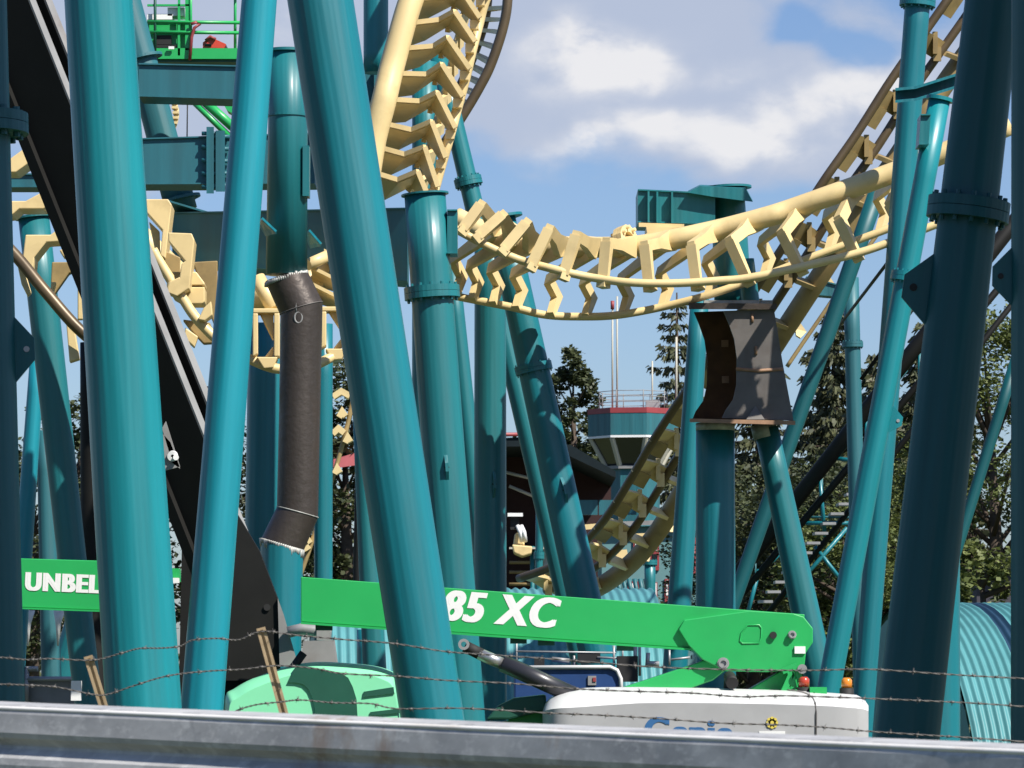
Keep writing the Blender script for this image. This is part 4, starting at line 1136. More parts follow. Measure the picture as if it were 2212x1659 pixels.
# ------------------------------------------------------------------ boom lifts
def boom_lift():
    Y = 33
    root = thing('boom_lift', 'green boom lift with white digits on its boom and a white engine cover greyed on its shaded side', 'boom lift', P(1500, 2000, Y))
    top = lambda x: 1246 + (x - 650) * 82 / 1100.0 if x < 985 else 1271 + (x - 985) * 57 / 765.0
    bot = lambda x: 1343 + (x - 650) * 57 / 840.0
    d = Vector((0, .36, 0))
    pts = [(650, top(650)), (985, top(985)), (1738, top(1738)), (1738, bot(1738) - 4), (1490, bot(1490)), (650, bot(650))]
    MB().prism([P(x, y, Y) for x, y in pts], d).build('boom', GREEN, root, bevel=.006)
    lip = MB(); lip.slab([P(650, bot(650) + .3, Y - .02), P(1500, bot(1500) + .3, Y - .02), P(1500, bot(1500) + 5, Y - .02), P(650, bot(650) + 5, Y - .02)],
                         [P(650, bot(650) + .3, Y + .38), P(1500, bot(1500) + .3, Y + .38), P(1500, bot(1500) + 5, Y + .38), P(650, bot(650) + 5, Y + .38)]); lip.build('boom_lip', GREEN, root)
    for x in (700, 1120, 1180, 1350):
        q = MB(); q.box(P(x, bot(x) + 9, Y + .1), .14, .12, .05); q.build('wear_pad', DGREEN, root)
    ux = P(1700, top(1700) + 50, Y) - P(985, top(985) + 50, Y)
    ux.normalize(); uy = Vector((0, 0, 1)); uy = (uy - ux * uy.dot(ux)).normalized()
    t = text_mb('85 XC', P(951, 1337, Y - .002), ux, uy, S(63, Y), .0015, shear=.22, fat=.018, xs=0.93, space=1.12, bold=.04); t.build('lettering', VWHITE, root)
    # end bracket
    br = [(1466, 1360), (1478, 1339), (1621, 1319), (1714, 1325), (1736, 1332), (1756, 1357), (1756, 1388), (1741, 1410), (1737, 1445), (1656, 1452), (1568, 1450), (1518, 1425), (1488, 1395)]
    bk = MB().prism([P(x, y, Y - .05) for x, y in br], Vector((0, .46, 0))).build('end_bracket', GREEN, root, bevel=.008)
    hx = [(1598, 1384), (1601, 1368), (1615, 1350), (1640, 1350), (1645, 1357), (1644, 1378), (1640, 1389), (1604, 1390)]
    MB().tube([P(x, y, Y - .052) for x, y in hx], .007, 6, closed=True).build('access_hatch', GREEN, bk)
    for (x, y, m_, rr) in ((1670, 1372, DARK, .03), (1711, 1371, GALV, .035), (1562, 1433, GALV, .05)):
        q = MB(); c0 = P(x, y, Y - .05); q.cyl(c0 + Vector((0, -.03, 0)), c0 + Vector((0, .02, 0)), rr, 20)
        if m_ is GALV: q.ring(c0 + Vector((0, -.035, 0)), (0, 1, 0), rr * .5, rr * .8, .02, 20)
        q.build('pin', m_, bk)
    q = MB(); q.box(P(1728, 1404, Y - .06), .09, .02, .06); q.build('sticker', VWHITE, bk)
    # riser arm and braces
    q = MB(); q.prism([P(x, y, Y + .02) for x, y in ((1300, 1500), (1530, 1424), (1560, 1420), (1578, 1440), (1540, 1470), (1440, 1505))], Vector((0, .3, 0))); q.build('lift_arm', GREEN, root, bevel=.01)
    q = MB(); q.prism([P(x, y, Y + .05) for x, y in ((1600, 1500), (1690, 1448), (1730, 1436), (1738, 1500))], Vector((0, .3, 0))); q.build('riser_link', GREEN, root, bevel=.01)
    q = MB()
    for (a, b_) in (((1690, 1450), (1722, 1438)), ((1705, 1444), (1716, 1490)), ((1690, 1500), (1712, 1450)), ((1722, 1438), (1732, 1490))): q.beam(P(*a, Y - .1), P(*b_, Y - .1), .06, .05)
    q.build('brace', GREEN, root)
    q = MB(); q.prism([P(x, y, Y - .02) for x, y in ((1085, 1560), (1190, 1528), (1190, 1536), (1170, 1580), (1085, 1580))], Vector((0, .2, 0))); q.build('chassis_arm', GREEN, root)
    q = MB(); q.tube([P(1576, 1470, Y - .2), P(1574, 1500, Y - .2)], S(12, Y), 16); q.tube([P(1576, 1462, Y - .2), P(1582, 1476, Y - .4)], S(13, Y), 16); q.build('exhaust_pipe', DARK, root)
    # lift cylinder
    Yc = Y - .3
    q = MB(); q.tube([P(1085, 1432, Yc), P(1245, 1505, Yc)], S(19, Yc), 24); q.build('cylinder_barrel', CYLB, root)
    q = MB(); q.tube([P(1035, 1412, Yc), P(1090, 1436, Yc)], S(13, Yc), 20); q.build('cylinder_rod', SILVER, root)
    q = MB(); q.tube([P(1004, 1396, Yc), P(1040, 1414, Yc)], S(13, Yc), 16); q.build('rod_head', DARK, root)
    q = MB(); c0 = P(1002, 1392, Yc - .1); q.ring(c0, (0, 1, 0), S(6, Yc), S(12, Yc), .1, 20); q.build('rod_eye', GALV, root)
    q = MB(); q.prism([P(x, y, Y - .2) for x, y in ((1050, 1555), (1075, 1525), (1110, 1508), (1180, 1500), (1180, 1535), (1100, 1555))], Vector((0, .5, 0))); q.build('cylinder_shroud', DGREEN, root, bevel=.02)
    # engine cover, lofted
    xs_ = [1172, 1178, 1190, 1208, 1230, 1262, 1300, 1380, 1460, 1560, 1660, 1758, 1800, 1850, 1866, 1876]
    topy = [1534, 1518, 1506, 1497, 1490, 1486, 1484.5, 1484, 1485, 1487, 1490, 1494, 1497, 1501, 1509, 1524]
    bevy = [1546, 1535, 1532, 1530, 1529, 1527, 1524, 1519, 1518, 1519, 1521, 1524, 1526, 1530, 1532, 1536]
    ins = [.30, .16, .07, .02, 0, 0, 0, 0, 0, 0, 0, 0, 0, .02, .05, .12]
    def loft(rows, nm, m_, sm=True):
        mb = MB(); n_ = len(xs_); vs = [p for r_ in rows for p in r_]
        mb.add(vs, [(i * n_ + j, i * n_ + j + 1, (i + 1) * n_ + j + 1, (i + 1) * n_ + j) for i in range(len(rows) - 1) for j in range(n_ - 1)], sm)
        return mb.build(nm, m_, root)
    Yf = Y - .7
    low = [P(x, 1760, Yf + i_) for x, i_ in zip(xs_, ins)]
    mid = [P(x, b_, Yf + i_) for x, b_, i_ in zip(xs_, bevy, ins)]
    up1 = [P(x, b_ * .35 + t_ * .65, Yf + .14 + i_) for x, b_, t_, i_ in zip(xs_, bevy, topy, ins)]
    up = [P(x, t_, Yf + .42 + i_) for x, t_, i_ in zip(xs_, topy, ins)]
    bk1 = [Vector((p.x, p.y + 1.2, p.z - .02)) for p in up]
    bk2 = [Vector((p.x, p.y + .2, .5)) for p in bk1]
    loft([low, mid], 'cover_side', LGREY)  # front of the white cover greyed, its half shade put into the colour
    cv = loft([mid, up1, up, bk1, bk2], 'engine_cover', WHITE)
    q = MB(); q.add([low[-1], mid[-1], up[-1], bk1[-1], bk2[-1]], [(0, 1, 2, 3, 4)]); q.build('cover_end', LGREY, root)
    q = MB(); q.tube([P(1758, 1494, Yf + .4), P(1761, 1520, Yf + .02), P(1763, 1540, Yf - .004), P(1762, 1640, Yf - .004)], .007, 6); q.build('panel_seam', DARK, cv)
    t = text_mb('Genie', P(1392, 1606, Yf - .003), (1, 0, -.03), (0, 0, 1), S(57, Yf), .0015, fat=.015, xs=.93, space=1.05, bold=.035); t.build('lettering', BLUE, root)
    q = MB(); c0 = P(1668, 1561, Yf - .01)
    for k in range(8):
        an = k * math.pi / 4
        p0 = c0 + Vector((.032 * math.cos(an), 0, .032 * math.sin(an))); q.cyl(p0, p0 + Vector((0, .004, 0)), .018, 10, False)
    q.cyl(c0, c0 + Vector((0, .006, 0)), .03, 16, False); q.build('flower_sticker', mat('yellow_decal', (0.75, 0.60, 0.10), rough=.6), root)
    q = MB(); q.box(P(1668, 1586, Yf - .006), S(56, Yf), .006, S(13, Yf)); q.build('sticker', VWHITE, root)
    # lamps on the tail
    for (x, y, m_, nm) in ((1737, 1472, REDL, 'tail_lamp'), (1829, 1474, AMBER, 'beacon')):
        q = MB(); c0 = P(x, y + 12, Y - .2); q.tube([c0, c0 + Vector((0, 0, .065)), c0 + Vector((0, 0, .085))], [.045, .045, .026], 16); q.build(nm, m_, root)
        q = MB(); q.tube([c0 + Vector((0, 0, -.14)), c0 + Vector((0, 0, -.002))], .06, 12); q.build('lamp_base', DARK, root)
    q = MB(); q.cyl(P(1733, 1445, Y - .2), P(1733, 1445, Y - .12), .04, 16); q.build('mirror', GALV, root)
    q = MB(); q.box(P(1765, 1492, Y - .2), .14, .3, .06); q.build('step_bracket', GREEN, root)
    # chassis and wheels, hidden behind the guardrail
    q = MB(); q.box(P(1480, 1500, Y + .2) * 1 - Vector((0, 0, 1.15)), 3.0, 1.6, .5); q.build('chassis', GREEN, root)
    for dx in (-1.3, 1.3):
        for dy in (-.8, .9):
            c0 = P(1480, 1500, Y + .2); w = MB(); c1 = Vector((c0.x + dx, c0.y + dy, .45)); w.cyl(c1 - Vector((0, .16, 0)), c1 + Vector((0, .16, 0)), .45, 24); w.build('wheel', DARK, root)
    # mint hood at the far end
    hood = [(484, 1560), (487, 1503), (505, 1488), (545, 1466), (620, 1440), (680, 1430), (745, 1432), (800, 1438), (835, 1448), (856, 1462), (866, 1500), (870, 1560)]
    hood = [(q.x, q.y) for q in catmull([Vector((x, y, 0)) for x, y in hood], 44)]
    hd = thing('engine_hood', 'mint green machine hood with a dark green arched band and slots', 'machine hood', P(680, 1700, 33.4))
    Yh = 33.4
    fr = [P(x, y, Yh) for x, y in hood] + [P(870, 1740, Yh), P(484, 1740, Yh)]
    cen = Vector((0, 0, 0))
    ins2 = [P(x + (677 - x) * .05, y + 20, Yh - .28) for x, y in hood] + [P(868, 1740, Yh - .28), P(490, 1740, Yh - .28)]
    mb = MB(); n_ = len(fr)
    bkk = [p + Vector((0, .9, 0)) for p in fr]
    mb.add(ins2, [list(range(n_))]); mb.add(bkk, [list(range(n_))[::-1]])
    mid_ = [p.lerp(q, .62) + Vector((0, -.07, .015)) for p, q in zip(ins2, fr)]
    mb.add(ins2 + mid_ + fr + bkk, [(k * n_ + i, k * n_ + (i + 1) % n_, (k + 1) * n_ + (i + 1) % n_, (k + 1) * n_ + i) for k in range(3) for i in range(n_)], True)
    mb.build('shell', MINT, hd)
    arch_o = [(640, 1436), (690, 1444), (735, 1453), (752, 1464), (762, 1484), (770, 1510), (773, 1560)]
    arch_i = [(622, 1474), (642, 1475), (656, 1479), (667, 1490), (675, 1508), (680, 1530), (682, 1560)]
    mb = MB(); n_ = len(arch_o)
    fo = [P(x, y, Yh - .30) for x, y in arch_o]; fi = [P(x, y, Yh - .30) for x, y in arch_i]
    mb.slab(fo + fi[::-1], [p + Vector((0, .25, 0)) for p in fo + fi[::-1]]); mb.build('arched_band', DGREEN, hd)  # dark green arched band set on the front of the hood
    q = MB(); q.prism([P(x, y, Yh - .295) for x, y in ((786, 1494), (850, 1484), (852, 1498), (784, 1506))], Vector((0, .05, 0))); q.build('slot', DGREEN, hd)
    q = MB(); q.prism([P(x, y, Yh - .295) for x, y in ((800, 1538), (868, 1530), (868, 1540), (800, 1546))], Vector((0, .05, 0))); q.build('slot', DGREEN, hd)
    q = MB(); q.tube([P(612, 1470, Yh - .1), P(636, 1438, Yh - .1), P(656, 1410, Yh - .1)], .035, 10); q.build('hose', DARK, hd)
    # hydraulic arm stub above the hood
    j = MB(); j.tube([P(622, 1366, 33.8), P(655, 1358, 33.8), P(690, 1364, 33.8), P(716, 1366, 33.8)], [.05, .05, .055, .06], 12); j.box(P(700, 1370, 33.8), .12, .15, .1)
    tag(j.build('pipe_coupling', GALV), 'pale grey pipe coupling just under the left end of the boom', 'coupling')
    j = MB(); j.prism([P(x, y, 35) for x, y in ((655, 1385), (720, 1382), (728, 1440), (650, 1440))], Vector((0, .3, 0)))
    tag(j.build('steel_cabinet', GREY), 'pale grey metal cabinet side behind the mint hood', 'cabinet')
boom_lift()

def second_boom():
    Y = 30.1
    root = thing('boom_lift', 'green boom with white capital letters, cut off by the broad left column', 'boom lift', P(150, 2000, Y))
    MB().prism([P(x, y, Y) for x, y in ((-60, 1203), (212, 1211), (340, 1216), (340, 1322), (217, 1318), (-60, 1308))], Vector((0, .36, 0))).build('boom', GREEN, root, bevel=.006)
    q = MB(); q.slab([P(-60, 1308.4, Y - .02), P(340, 1322.4, Y - .02), P(340, 1326, Y - .02), P(-60, 1312, Y - .02)], [P(-60, 1308.4, Y + .38), P(340, 1322.4, Y + .38), P(340, 1326, Y + .38), P(-60, 1312, Y + .38)]); q.build('boom_lip', GREEN, root)
    q = MB(); q.prism([P(x, y, Y + .05) for x, y in ((330, 1226), (386, 1228), (386, 1256), (330, 1256))], Vector((0, .2, 0))); q.build('boom_tip', GREEN, root)
    q = MB(); q.box(P(380, 1254, Y + .02), .05, .05, .04); q.build('sticker', VWHITE, root)
    ux = (P(217, 1280, Y) - P(50, 1273, Y)).normalized(); uy = Vector((0, 0, 1)); uy = (uy - ux * uy.dot(ux)).normalized()
    t = text_mb('UNBEL', P(54, 1274, Y - .002), ux, uy, S(38, Y), .0015, fat=.02, xs=0.90, space=1.13, bold=.05); t.build('lettering', VWHITE, root)
    q = MB(); q.box(Vector((P(150, 1600, Y).x, Y + .3, 1.2)), 2.2, 1.4, .5); q.build('chassis', GREEN, root)
    q = MB(); q.tube([P(-40, 1310, Y + .2), P(-20, 1640, Y + .3)], .12, 12); q.build('riser', GREEN, root)
    for dx in (-.9, .9):
        w = MB(); c1 = Vector((P(150, 1600, Y).x + dx, Y - .2, .45)); w.cyl(c1 - Vector((0, .16, 0)), c1 + Vector((0, .16, 0)), .45, 24); w.build('wheel', DARK, root)
second_boom()

def work_basket():
    Y = 48
    root = thing('work_platform', 'green work platform with rails and red tools, hoisted at the top left', 'work platform', P(410, 130, Y))
    def bx(x0, x1, y0, y1, nm, m_, d=.5, yo=0):
        q = MB(); q.prism([P(x0, y0, Y + yo), P(x1, y0, Y + yo), P(x1, y1, Y + yo), P(x0, y1, Y + yo)], Vector((0, d, 0))); return q.build(nm, m_, root)
    bx(322, 524, 104, 127, 'tray', GREEN, 1.2)
    bx(322, 528, 127.4, 134, 'under_frame', DGREEN, 1.1, .05)
    bx(318, 405, 46, 104, 'control_box', GREEN, .8, .1)
    bx(335, 370, 76, 96, 'vent_grille', DARK, .05, .03)
    bx(335, 380, 97, 103, 'bumper', DARK, .1, .0)
    bx(364, 376, 100, 106, 'sticker', VWHITE, .02, -.05)
    bx(318, 372, 30, 42, 'cover_panel', VWHITE, .3, .06)
    bx(362, 398, 16, 34, 'cover_panel', VWHITE, .3, .06)
    bx(318, 410, 9, 13, 'cross_rail', GREEN, .05, .0)
    bx(400, 410, -60, 108, 'corner_post', GREEN, .08, .0)
    bx(384, 389, -60, 120, 'corner_post', GREEN, .05, .0)
    for y in (47, 69, -20):
        q = MB(); q.tube([P(318, y, Y), P(520, y + 2, Y), P(520, y + 2, Y + 1.1)], .022, 8); q.build('guard_rail', GREEN, root)
    for x in (335, 412, 508):
        q = MB(); q.tube([P(x, -60, Y + (.0 if x != 508 else .4)), P(x, 118, Y + (.0 if x != 508 else .4))], .018, 8); q.build('rail_post', GREEN if x != 335 else DGREEN, root)
    q = MB(); q.tube([P(412, 52, Y - .05), P(424, 48, Y - .05), P(432, 52, Y - .05), P(420, 60, Y - .05), P(414, 80, Y - .05), P(410, 130, Y - .05)], .02, 8); q.build('red_hose', REDP, root)
    tb = thing('toolbox', 'red toolbox with a handle lying on the hoisted green platform', 'toolbox', P(462, 104, Y))
    q = MB(); q.prism([P(x, y, Y + .2) for x, y in ((438, 104), (438, 92), (450, 82), (464, 84), (488, 95), (488, 104))], Vector((0, .4, 0))); q.build('box', mat('bright_red_plastic', (0.62, 0.06, 0.035), rough=.4), tb)
    q = MB(); q.tube([P(444, 88, Y + .18), P(454, 79, Y + .18), P(466, 85, Y + .18)], .02, 8); q.build('handle', REDP, tb)
    q = MB(); q.box(P(450, 97, Y + .19), .08, .03, .03); q.build('latch', DARK, tb)
    # jib arms
    for (a, b_, w, m_) in (((412, 214), (500, 300), 13, GREEN), ((436, 214), (520, 290), 20, GREEN), ((410, 216), (488, 286), 5, DARK), ((425, 222), (498, 290), 4, SILVER)):
        q = MB(); q.tube([P(*a, Y - 1), P(*b_, Y - 1)], S(w / 2, Y), 10); q.build('jib_arm', m_, root)
    q = MB(); q.prism([P(x, y, Y - 1) for x, y in ((476, 212), (530, 212), (530, 260), (490, 238))], Vector((0, .3, 0))); q.build('jib_plate', GREEN, root)
    q = MB(); q.tube([P(405, 215, Y), P(404, 300, Y)], .008, 6); tag(q.build('hanging_cable', DARK), 'thin cable hanging between the two upper box beams', 'cable')
work_basket()

def blue_machine():
    Y = 38
    root = thing('scissor_lift', 'navy machine with white trim and silver railings under the boom', 'machine', P(1230, 1900, Y))
    pts = [(1110, 1700), (1110, 1452), (1118, 1443), (1318, 1443), (1334, 1452), (1341, 1480), (1341, 1700)]
    MB().prism([P(x, y, Y) for x, y in pts], Vector((0, .8, 0))).build('body', NAVY, root, bevel=.02)
    MB().tube([P(x, y, Y - .02) for x, y in ((1112, 1442), (1318, 1441), (1333, 1448), (1341, 1466), (1342, 1500))], .020, 8).build('trim', WHITE, root)
    q = MB(); q.box(P(1279, 1470, Y - .01), .08, .02, .09); q.build('emblem', GREY, root)
    q = MB(); q.box(P(1284, 1468, Y - .02), .03, .02, .04); q.build('emblem_patch', REDP, root)
    for (a, b_, w) in (((1114, 1407), (1330, 1410), 4), ((1116, 1378), (1116, 1445), 4), ((1326, 1395), (1326, 1440), 5), ((1345, 1395), (1345, 1432), 4), ((1372, 1393), (1372, 1442), 8), ((1382, 1393), (1382, 1460), 6),
                       ((1345, 1400), (1372, 1402), 4), ((1290, 1420), (1370, 1424), 5), ((1400, 1410), (1398, 1440), 9), ((1446, 1404), (1446, 1438), 5), ((1395, 1434), (1424, 1434), 12), ((1450, 1425), (1490, 1420), 5), ((1240, 1416), (1240, 1440), 5), ((1192, 1424), (1230, 1428), 11)):
        MB().tube([P(*a, Y + .2), P(*b_, Y + .2)], S(w / 2, Y), 8).build('railing', GALV, root)
    q = MB(); q.box(P(1272, 1422, Y + .3), .22, .2, .1); q.build('control_unit', DARK, root)
    q = MB(); q.box(P(1355, 1445, Y + .3), .2, .3, .25); q.build('engine_block', DARK, root)
    q = MB(); q.box(P(1165, 1432, Y + .3), .1, .2, .1); q.build('control_unit', DARK, root)
blue_machine()

# small things low on the left
def left_low():
    for i, (x, y0, y1, lab) in enumerate(((63, 1318, 1345, 'white pointed post top under the lettered green boom, nearest the left edge column'), (128, 1318, 1345, 'white pointed post top under the lettered green boom, beside the grey teal column'))):
        q = MB(); q.tube([P(x, y0, 46), P(x - 2, y1, 46), P(x - 3, y1 + 50, 46)], [.07, .035, .01], 10)
        tag(q.build('pointed_post', VWHITE), lab, 'post')
    root = thing('metal_gate', 'pale metal gate frame low behind the barbed wire at the left', 'gate', P(110, 1560, 44))
    for (a, b_) in (((55, 1467), (180, 1467)), ((55, 1445), (82, 1445)), ((57, 1440), (57, 1530)), ((178, 1460), (178, 1530))):
        q = MB(); q.tube([P(*a, 44), P(*b_, 44)], .03, 8); q.build('bar', GALV, root)
    q = MB(); q.prism([P(x, y, 44.1) for x, y in ((58, 1470), (176, 1470), (176, 1560), (58, 1560))], Vector((0, .05, 0))); q.build('panel', GREY, root)
    q = MB(); q.box(P(165, 1492, 40), .1, .1, .2); 
    tag(q.build('marker_post', VWHITE), 'small white marker post beside the left wire bracket', 'post')
left_low()

# ------------------------------------------------------------------ trees
def spruce(label, x, ytop, Y, spread, n_whorl=26, seed=1, density=1.0, lean=0.0, m=SPRUCE):
    n_whorl = int(n_whorl * 1.45)
    rnd = random.Random(seed)
    top = P(x, ytop, Y); base = Vector((top.x, top.y, 0)); H = top.z
    root = thing('spruce_tree', label, 'tree', base, 'spruce trees behind the ride')
    t = MB(); t.tube([base, base.lerp(top, .5), top], [H * .018, H * .011, .03], 8); t.build('trunk', BARK, root)
    c = MB(); br = MB()
    for w in range(n_whorl):
        f = (w + rnd.random() * .6) / n_whorl
        z = H * (0.10 + 0.90 * f)
        Lb = spread * (1 - f) ** 0.8 + .25
        nb = 5 if f < .9 else 4
        a0 = rnd.random() * 6.28
        for k in range(nb):
            an = a0 + k * 6.28 / nb + rnd.uniform(-.3, .3)
            L_ = Lb * rnd.uniform(.45, 1.15)
            dirv = Vector((math.cos(an), math.sin(an), 0))
            pts = []
            for s_ in range(6):
                q = s_ / 5
                pts.append(Vector((base.x, base.y, z)) + dirv * L_ * q + Vector((0, 0, -L_ * (.34 * q - .20 * q * q) + (.18 * L_ * q if f > .75 else 0))))
            br.tube(pts[::2] + [pts[-1]] if False else [pts[0], pts[2], pts[5]], [.03, .02, .008], 4)
            ncl = max(6, int(L_ * 30 * density))
            for j in range(ncl):
                q = rnd.uniform(.12, 1.0)
                i0 = min(4, int(q * 5)); p0 = pts[i0].lerp(pts[i0 + 1], q * 5 - i0)
                side = dirv.cross(Vector((0, 0, 1)))
                p0 = p0 + side * rnd.uniform(-.34, .34) * (1.15 - q) * L_ * .8 + Vector((0, 0, rnd.uniform(-.12, .06)))
                ln = rnd.uniform(.16, .36) * (0.7 + .5 * (1 - q)); wd = rnd.uniform(.035, .08)
                dr = Vector((rnd.uniform(-.5, .5) + dirv.x * .5, rnd.uniform(-.5, .5) + dirv.y * .5, rnd.uniform(-1.1, -.05))).normalized()
                sv = dr.cross(Vector((rnd.uniform(-1, 1), rnd.uniform(-1, 1), rnd.uniform(-.4, .4)))).normalized() * wd
                c.add([p0 - sv, p0 + sv, p0 + dr * ln + sv * .3, p0 + dr * ln - sv * .3], [(0, 1, 2, 3)])
    br.build('branches', BARK, root)
    c.build('crown', m, root)
    return root

def leafy(label, x, ytop, Y, rx, rz, n_cl=70, per=110, seed=1, m=LEAF, leaf=.17, name='leafy_tree', low=0.12):
    rnd = random.Random(seed)
    top = P(x, ytop, Y); base = Vector((top.x, top.y, 0)); H = top.z
    root = thing(name, label, 'tree', base, 'leafy trees behind the ride')
    zc = H - rz
    t = MB(); t.tube([base, Vector((base.x + .1, base.y, max(.5, zc * .6))), Vector((base.x, base.y, zc + rz * .4))], [H * .03, H * .02, .04], 10)
    c = MB()
    for k in range(n_cl):
        while True:
            p = Vector((rnd.uniform(-1, 1), rnd.uniform(-1, 1), rnd.uniform(-1, 1)))
            if .25 < p.length < 1: break
        p = p.normalized() * (p.length ** .5)
        cc = Vector((base.x + p.x * rx, base.y + p.y * rx, zc + p.z * rz))
        if cc.z < H * low: continue
        if k % 3 == 0:
            t.tube([Vector((base.x, base.y, max(.6, min(zc + rz * .3, cc.z - rz * .35)))), cc], [.06, .02], 5)
        rr = rnd.uniform(.22, .40) * min(rx, rz) * .9
        for j in range(per):
            d = Vector((rnd.gauss(0, 1), rnd.gauss(0, 1), rnd.gauss(0, .8)))
            d = d.normalized() * rr * rnd.random() ** .4
            p0 = cc + d
            a = Vector((rnd.gauss(0, 1), rnd.gauss(0, 1), rnd.gauss(0, .5))).normalized()
            nn = (Vector((rnd.gauss(0, .6), rnd.gauss(0, .6), 1))).normalized()
            b_ = a.cross(nn).normalized(); s_ = leaf * rnd.uniform(.6, 1.3)
            c.add([p0, p0 + a * s_ * .5 + b_ * s_ * .38, p0 + a * s_, p0 + a * s_ * .5 - b_ * s_ * .38], [(0, 1, 2, 3)])
    t.build('trunk', BARK, root)
    c.build('crown', m, root)
    return root

leafy('slender pointed tree standing between the leaning column and the control tower', 1238, 756, 165, 1.05, 3.0, 60, 100, 3, LEAFD, .22, low=.3)
leafy('bushy tree mass below the slender pointed tree, left of the control tower', 1245, 905, 170, 1.7, 3.0, 50, 90, 5, LEAFD, .24)
spruce('tall sparse spruce with drooping boughs behind the half shaded column and tower', 1462, 632, 150, 3.0, 24, 11, 1.15)
spruce('broad spruce rising behind the small flanged column on the right', 1800, 668, 110, 3.4, 30, 21, 1.5)
spruce('dark spruce right of the raw steel box', 1640, 690, 118, 2.4, 26, 22, 1.3)
spruce('spruce behind the slim bright leaning column', 1900, 760, 105, 3.0, 28, 23, 1.5)
spruce('spruce seen between the thick dark column and the slim bright column', 2010, 690, 100, 3.0, 28, 24, 1.5)
leafy('light green leafy tree between the two dark columns at the right', 2140, 640, 80, 1.75, 4.4, 150, 220, 31, LEAF, .10, low=.1)
leafy('rounded leafy bush above the banded corrugated shed', 2120, 1180, 62, 1.0, .9, 40, 110, 32, LEAF, .11)
leafy('dark leafy tree low behind the lift hill truss', 1790, 1010, 92, 2.4, 2.6, 85, 210, 33, LEAFD, .12)
leafy('olive leafy tree behind the feet of the leaning columns, right of the green boom', 1830, 1080, 88, 1.6, 2.2, 85, 210, 34, LEAF, .11)
leafy('dark leafy tree behind the foot of the upright leg', 1620, 1000, 96, 2.0, 2.6, 85, 210, 35, LEAFD, .12)
leafy('green leafy tree low behind the thick dark column', 1960, 1000, 90, 1.5, 3.0, 85, 210, 36, LEAF, .11)
leafy('dark tree in the gap between pipe column and broad middle column', 745, 770, 120, 1.7, 3.9, 90, 100, 37, LEAFD, .2)
leafy('dark tree low at the left, behind the pale leaning column', 70, 985, 110, 1.8, 3.0, 70, 100, 38, LEAFD, .18)
leafy('tree at far left behind the broad column', 170, 830, 120, 2.0, 4.0, 70, 100, 39, LEAFD, .2)
leafy('dark leafy tree behind the raw steel column, left of the middle', 620, 900, 125, 2.4, 3.6, 70, 90, 40, LEAFD, .2)
leafy('tree behind the slanting black beam', 440, 860, 125, 2.4, 4.0, 70, 90, 41, LEAFD, .2)
leafy('dark tree behind the station roof', 1000, 930, 160, 3.0, 3.5, 70, 90, 42, LEAFD, .22)

def hedge():
    rnd = random.Random(77)
    c = MB()
    for k in range(9000):
        p0 = Vector((rnd.uniform(-32, 32), rnd.uniform(172, 182), 0)); p0.z = rnd.random() ** .8 * (3.3 + 1.0 * math.sin(p0.x * .9) + .6 * math.sin(p0.x * 2.3))
        a = Vector((rnd.gauss(0, 1), rnd.gauss(0, 1), rnd.gauss(0, .6))).normalized(); b_ = a.cross(Vector((rnd.gauss(0, .5), rnd.gauss(0, .5), 1))).normalized(); s_ = rnd.uniform(.35, .7)
        c.add([p0, p0 + a * s_ * .5 + b_ * s_ * .4, p0 + a * s_, p0 + a * s_ * .5 - b_ * s_ * .4], [(0, 1, 2, 3)])
    tag(c.build('far_wood', LEAFD), 'dark far wood closing the view behind the park', None, None, 'stuff')
hedge()
def blocker_wood():  # unseen ring of leaves added behind the camera to darken sky reflections
    rnd = random.Random(9); c = MB()
    for k in range(5200):
        an = R(rnd.uniform(-205, 25)); d = rnd.uniform(40, 48)
        p0 = Vector((d * math.cos(an), 10 + d * math.sin(an), 0)); p0.z = rnd.random() * (13 + 3 * math.sin(an * 9) + 1.5 * math.sin(an * 23))
        a = Vector((rnd.gauss(0, 1), rnd.gauss(0, 1), rnd.gauss(0, .8))).normalized(); b_ = a.cross(Vector((rnd.gauss(0, .6), rnd.gauss(0, .6), .7))).normalized(); s_ = rnd.uniform(.9, 1.9)
        c.add([p0, p0 + a * s_ * .5 + b_ * s_ * .45, p0 + a * s_, p0 + a * s_ * .5 - b_ * s_ * .45], [(0, 1, 2, 3)])
    tag(c.build('blocker_wood', LEAFD), 'wood added behind the viewpoint to darken sky reflections', None, None, 'stuff')
blocker_wood()
q = thing('far_house', 'pale low house with a brown roof in the gap at the far left', 'house', P(85, 1330, 150))
m_ = MB(); m_.box(P(85, 1262, 150) + Vector((0, 2, 0)), 3.0, 3.0, 3.4); m_.build('wall', CREAM, q)
m_ = MB(); m_.box(P(85, 1175, 150) + Vector((0, 2, 0)), 3.6, 3.6, .3); m_.build('roof', mat('brown_shingle', (0.13, 0.09, 0.06), rough=.9), q)
m_ = MB(); m_.box(P(85, 1192, 150) + Vector((0, .45, 0)), 3.2, .1, .35); m_.build('trim', VWHITE, q)
q = thing('far_shed', 'dark flat shed roof under the leafy tree at the right edge', 'shed', P(2150, 1330, 75))
m_ = MB(); m_.prism([P(x, y, 75) for x, y in ((2108, 1215), (2200, 1195), (2200, 1232), (2108, 1236))], Vector((0, 3, 0))); m_.build('roof', BLK, q)
m_ = MB(); m_.prism([P(x, y, 75.3) for x, y in ((2110, 1237), (2198, 1233), (2198, 1420), (2110, 1420))], Vector((0, 2.5, 0))); m_.build('wall', mat('dusky_wall', (.06, .055, .07), rough=.9), q)

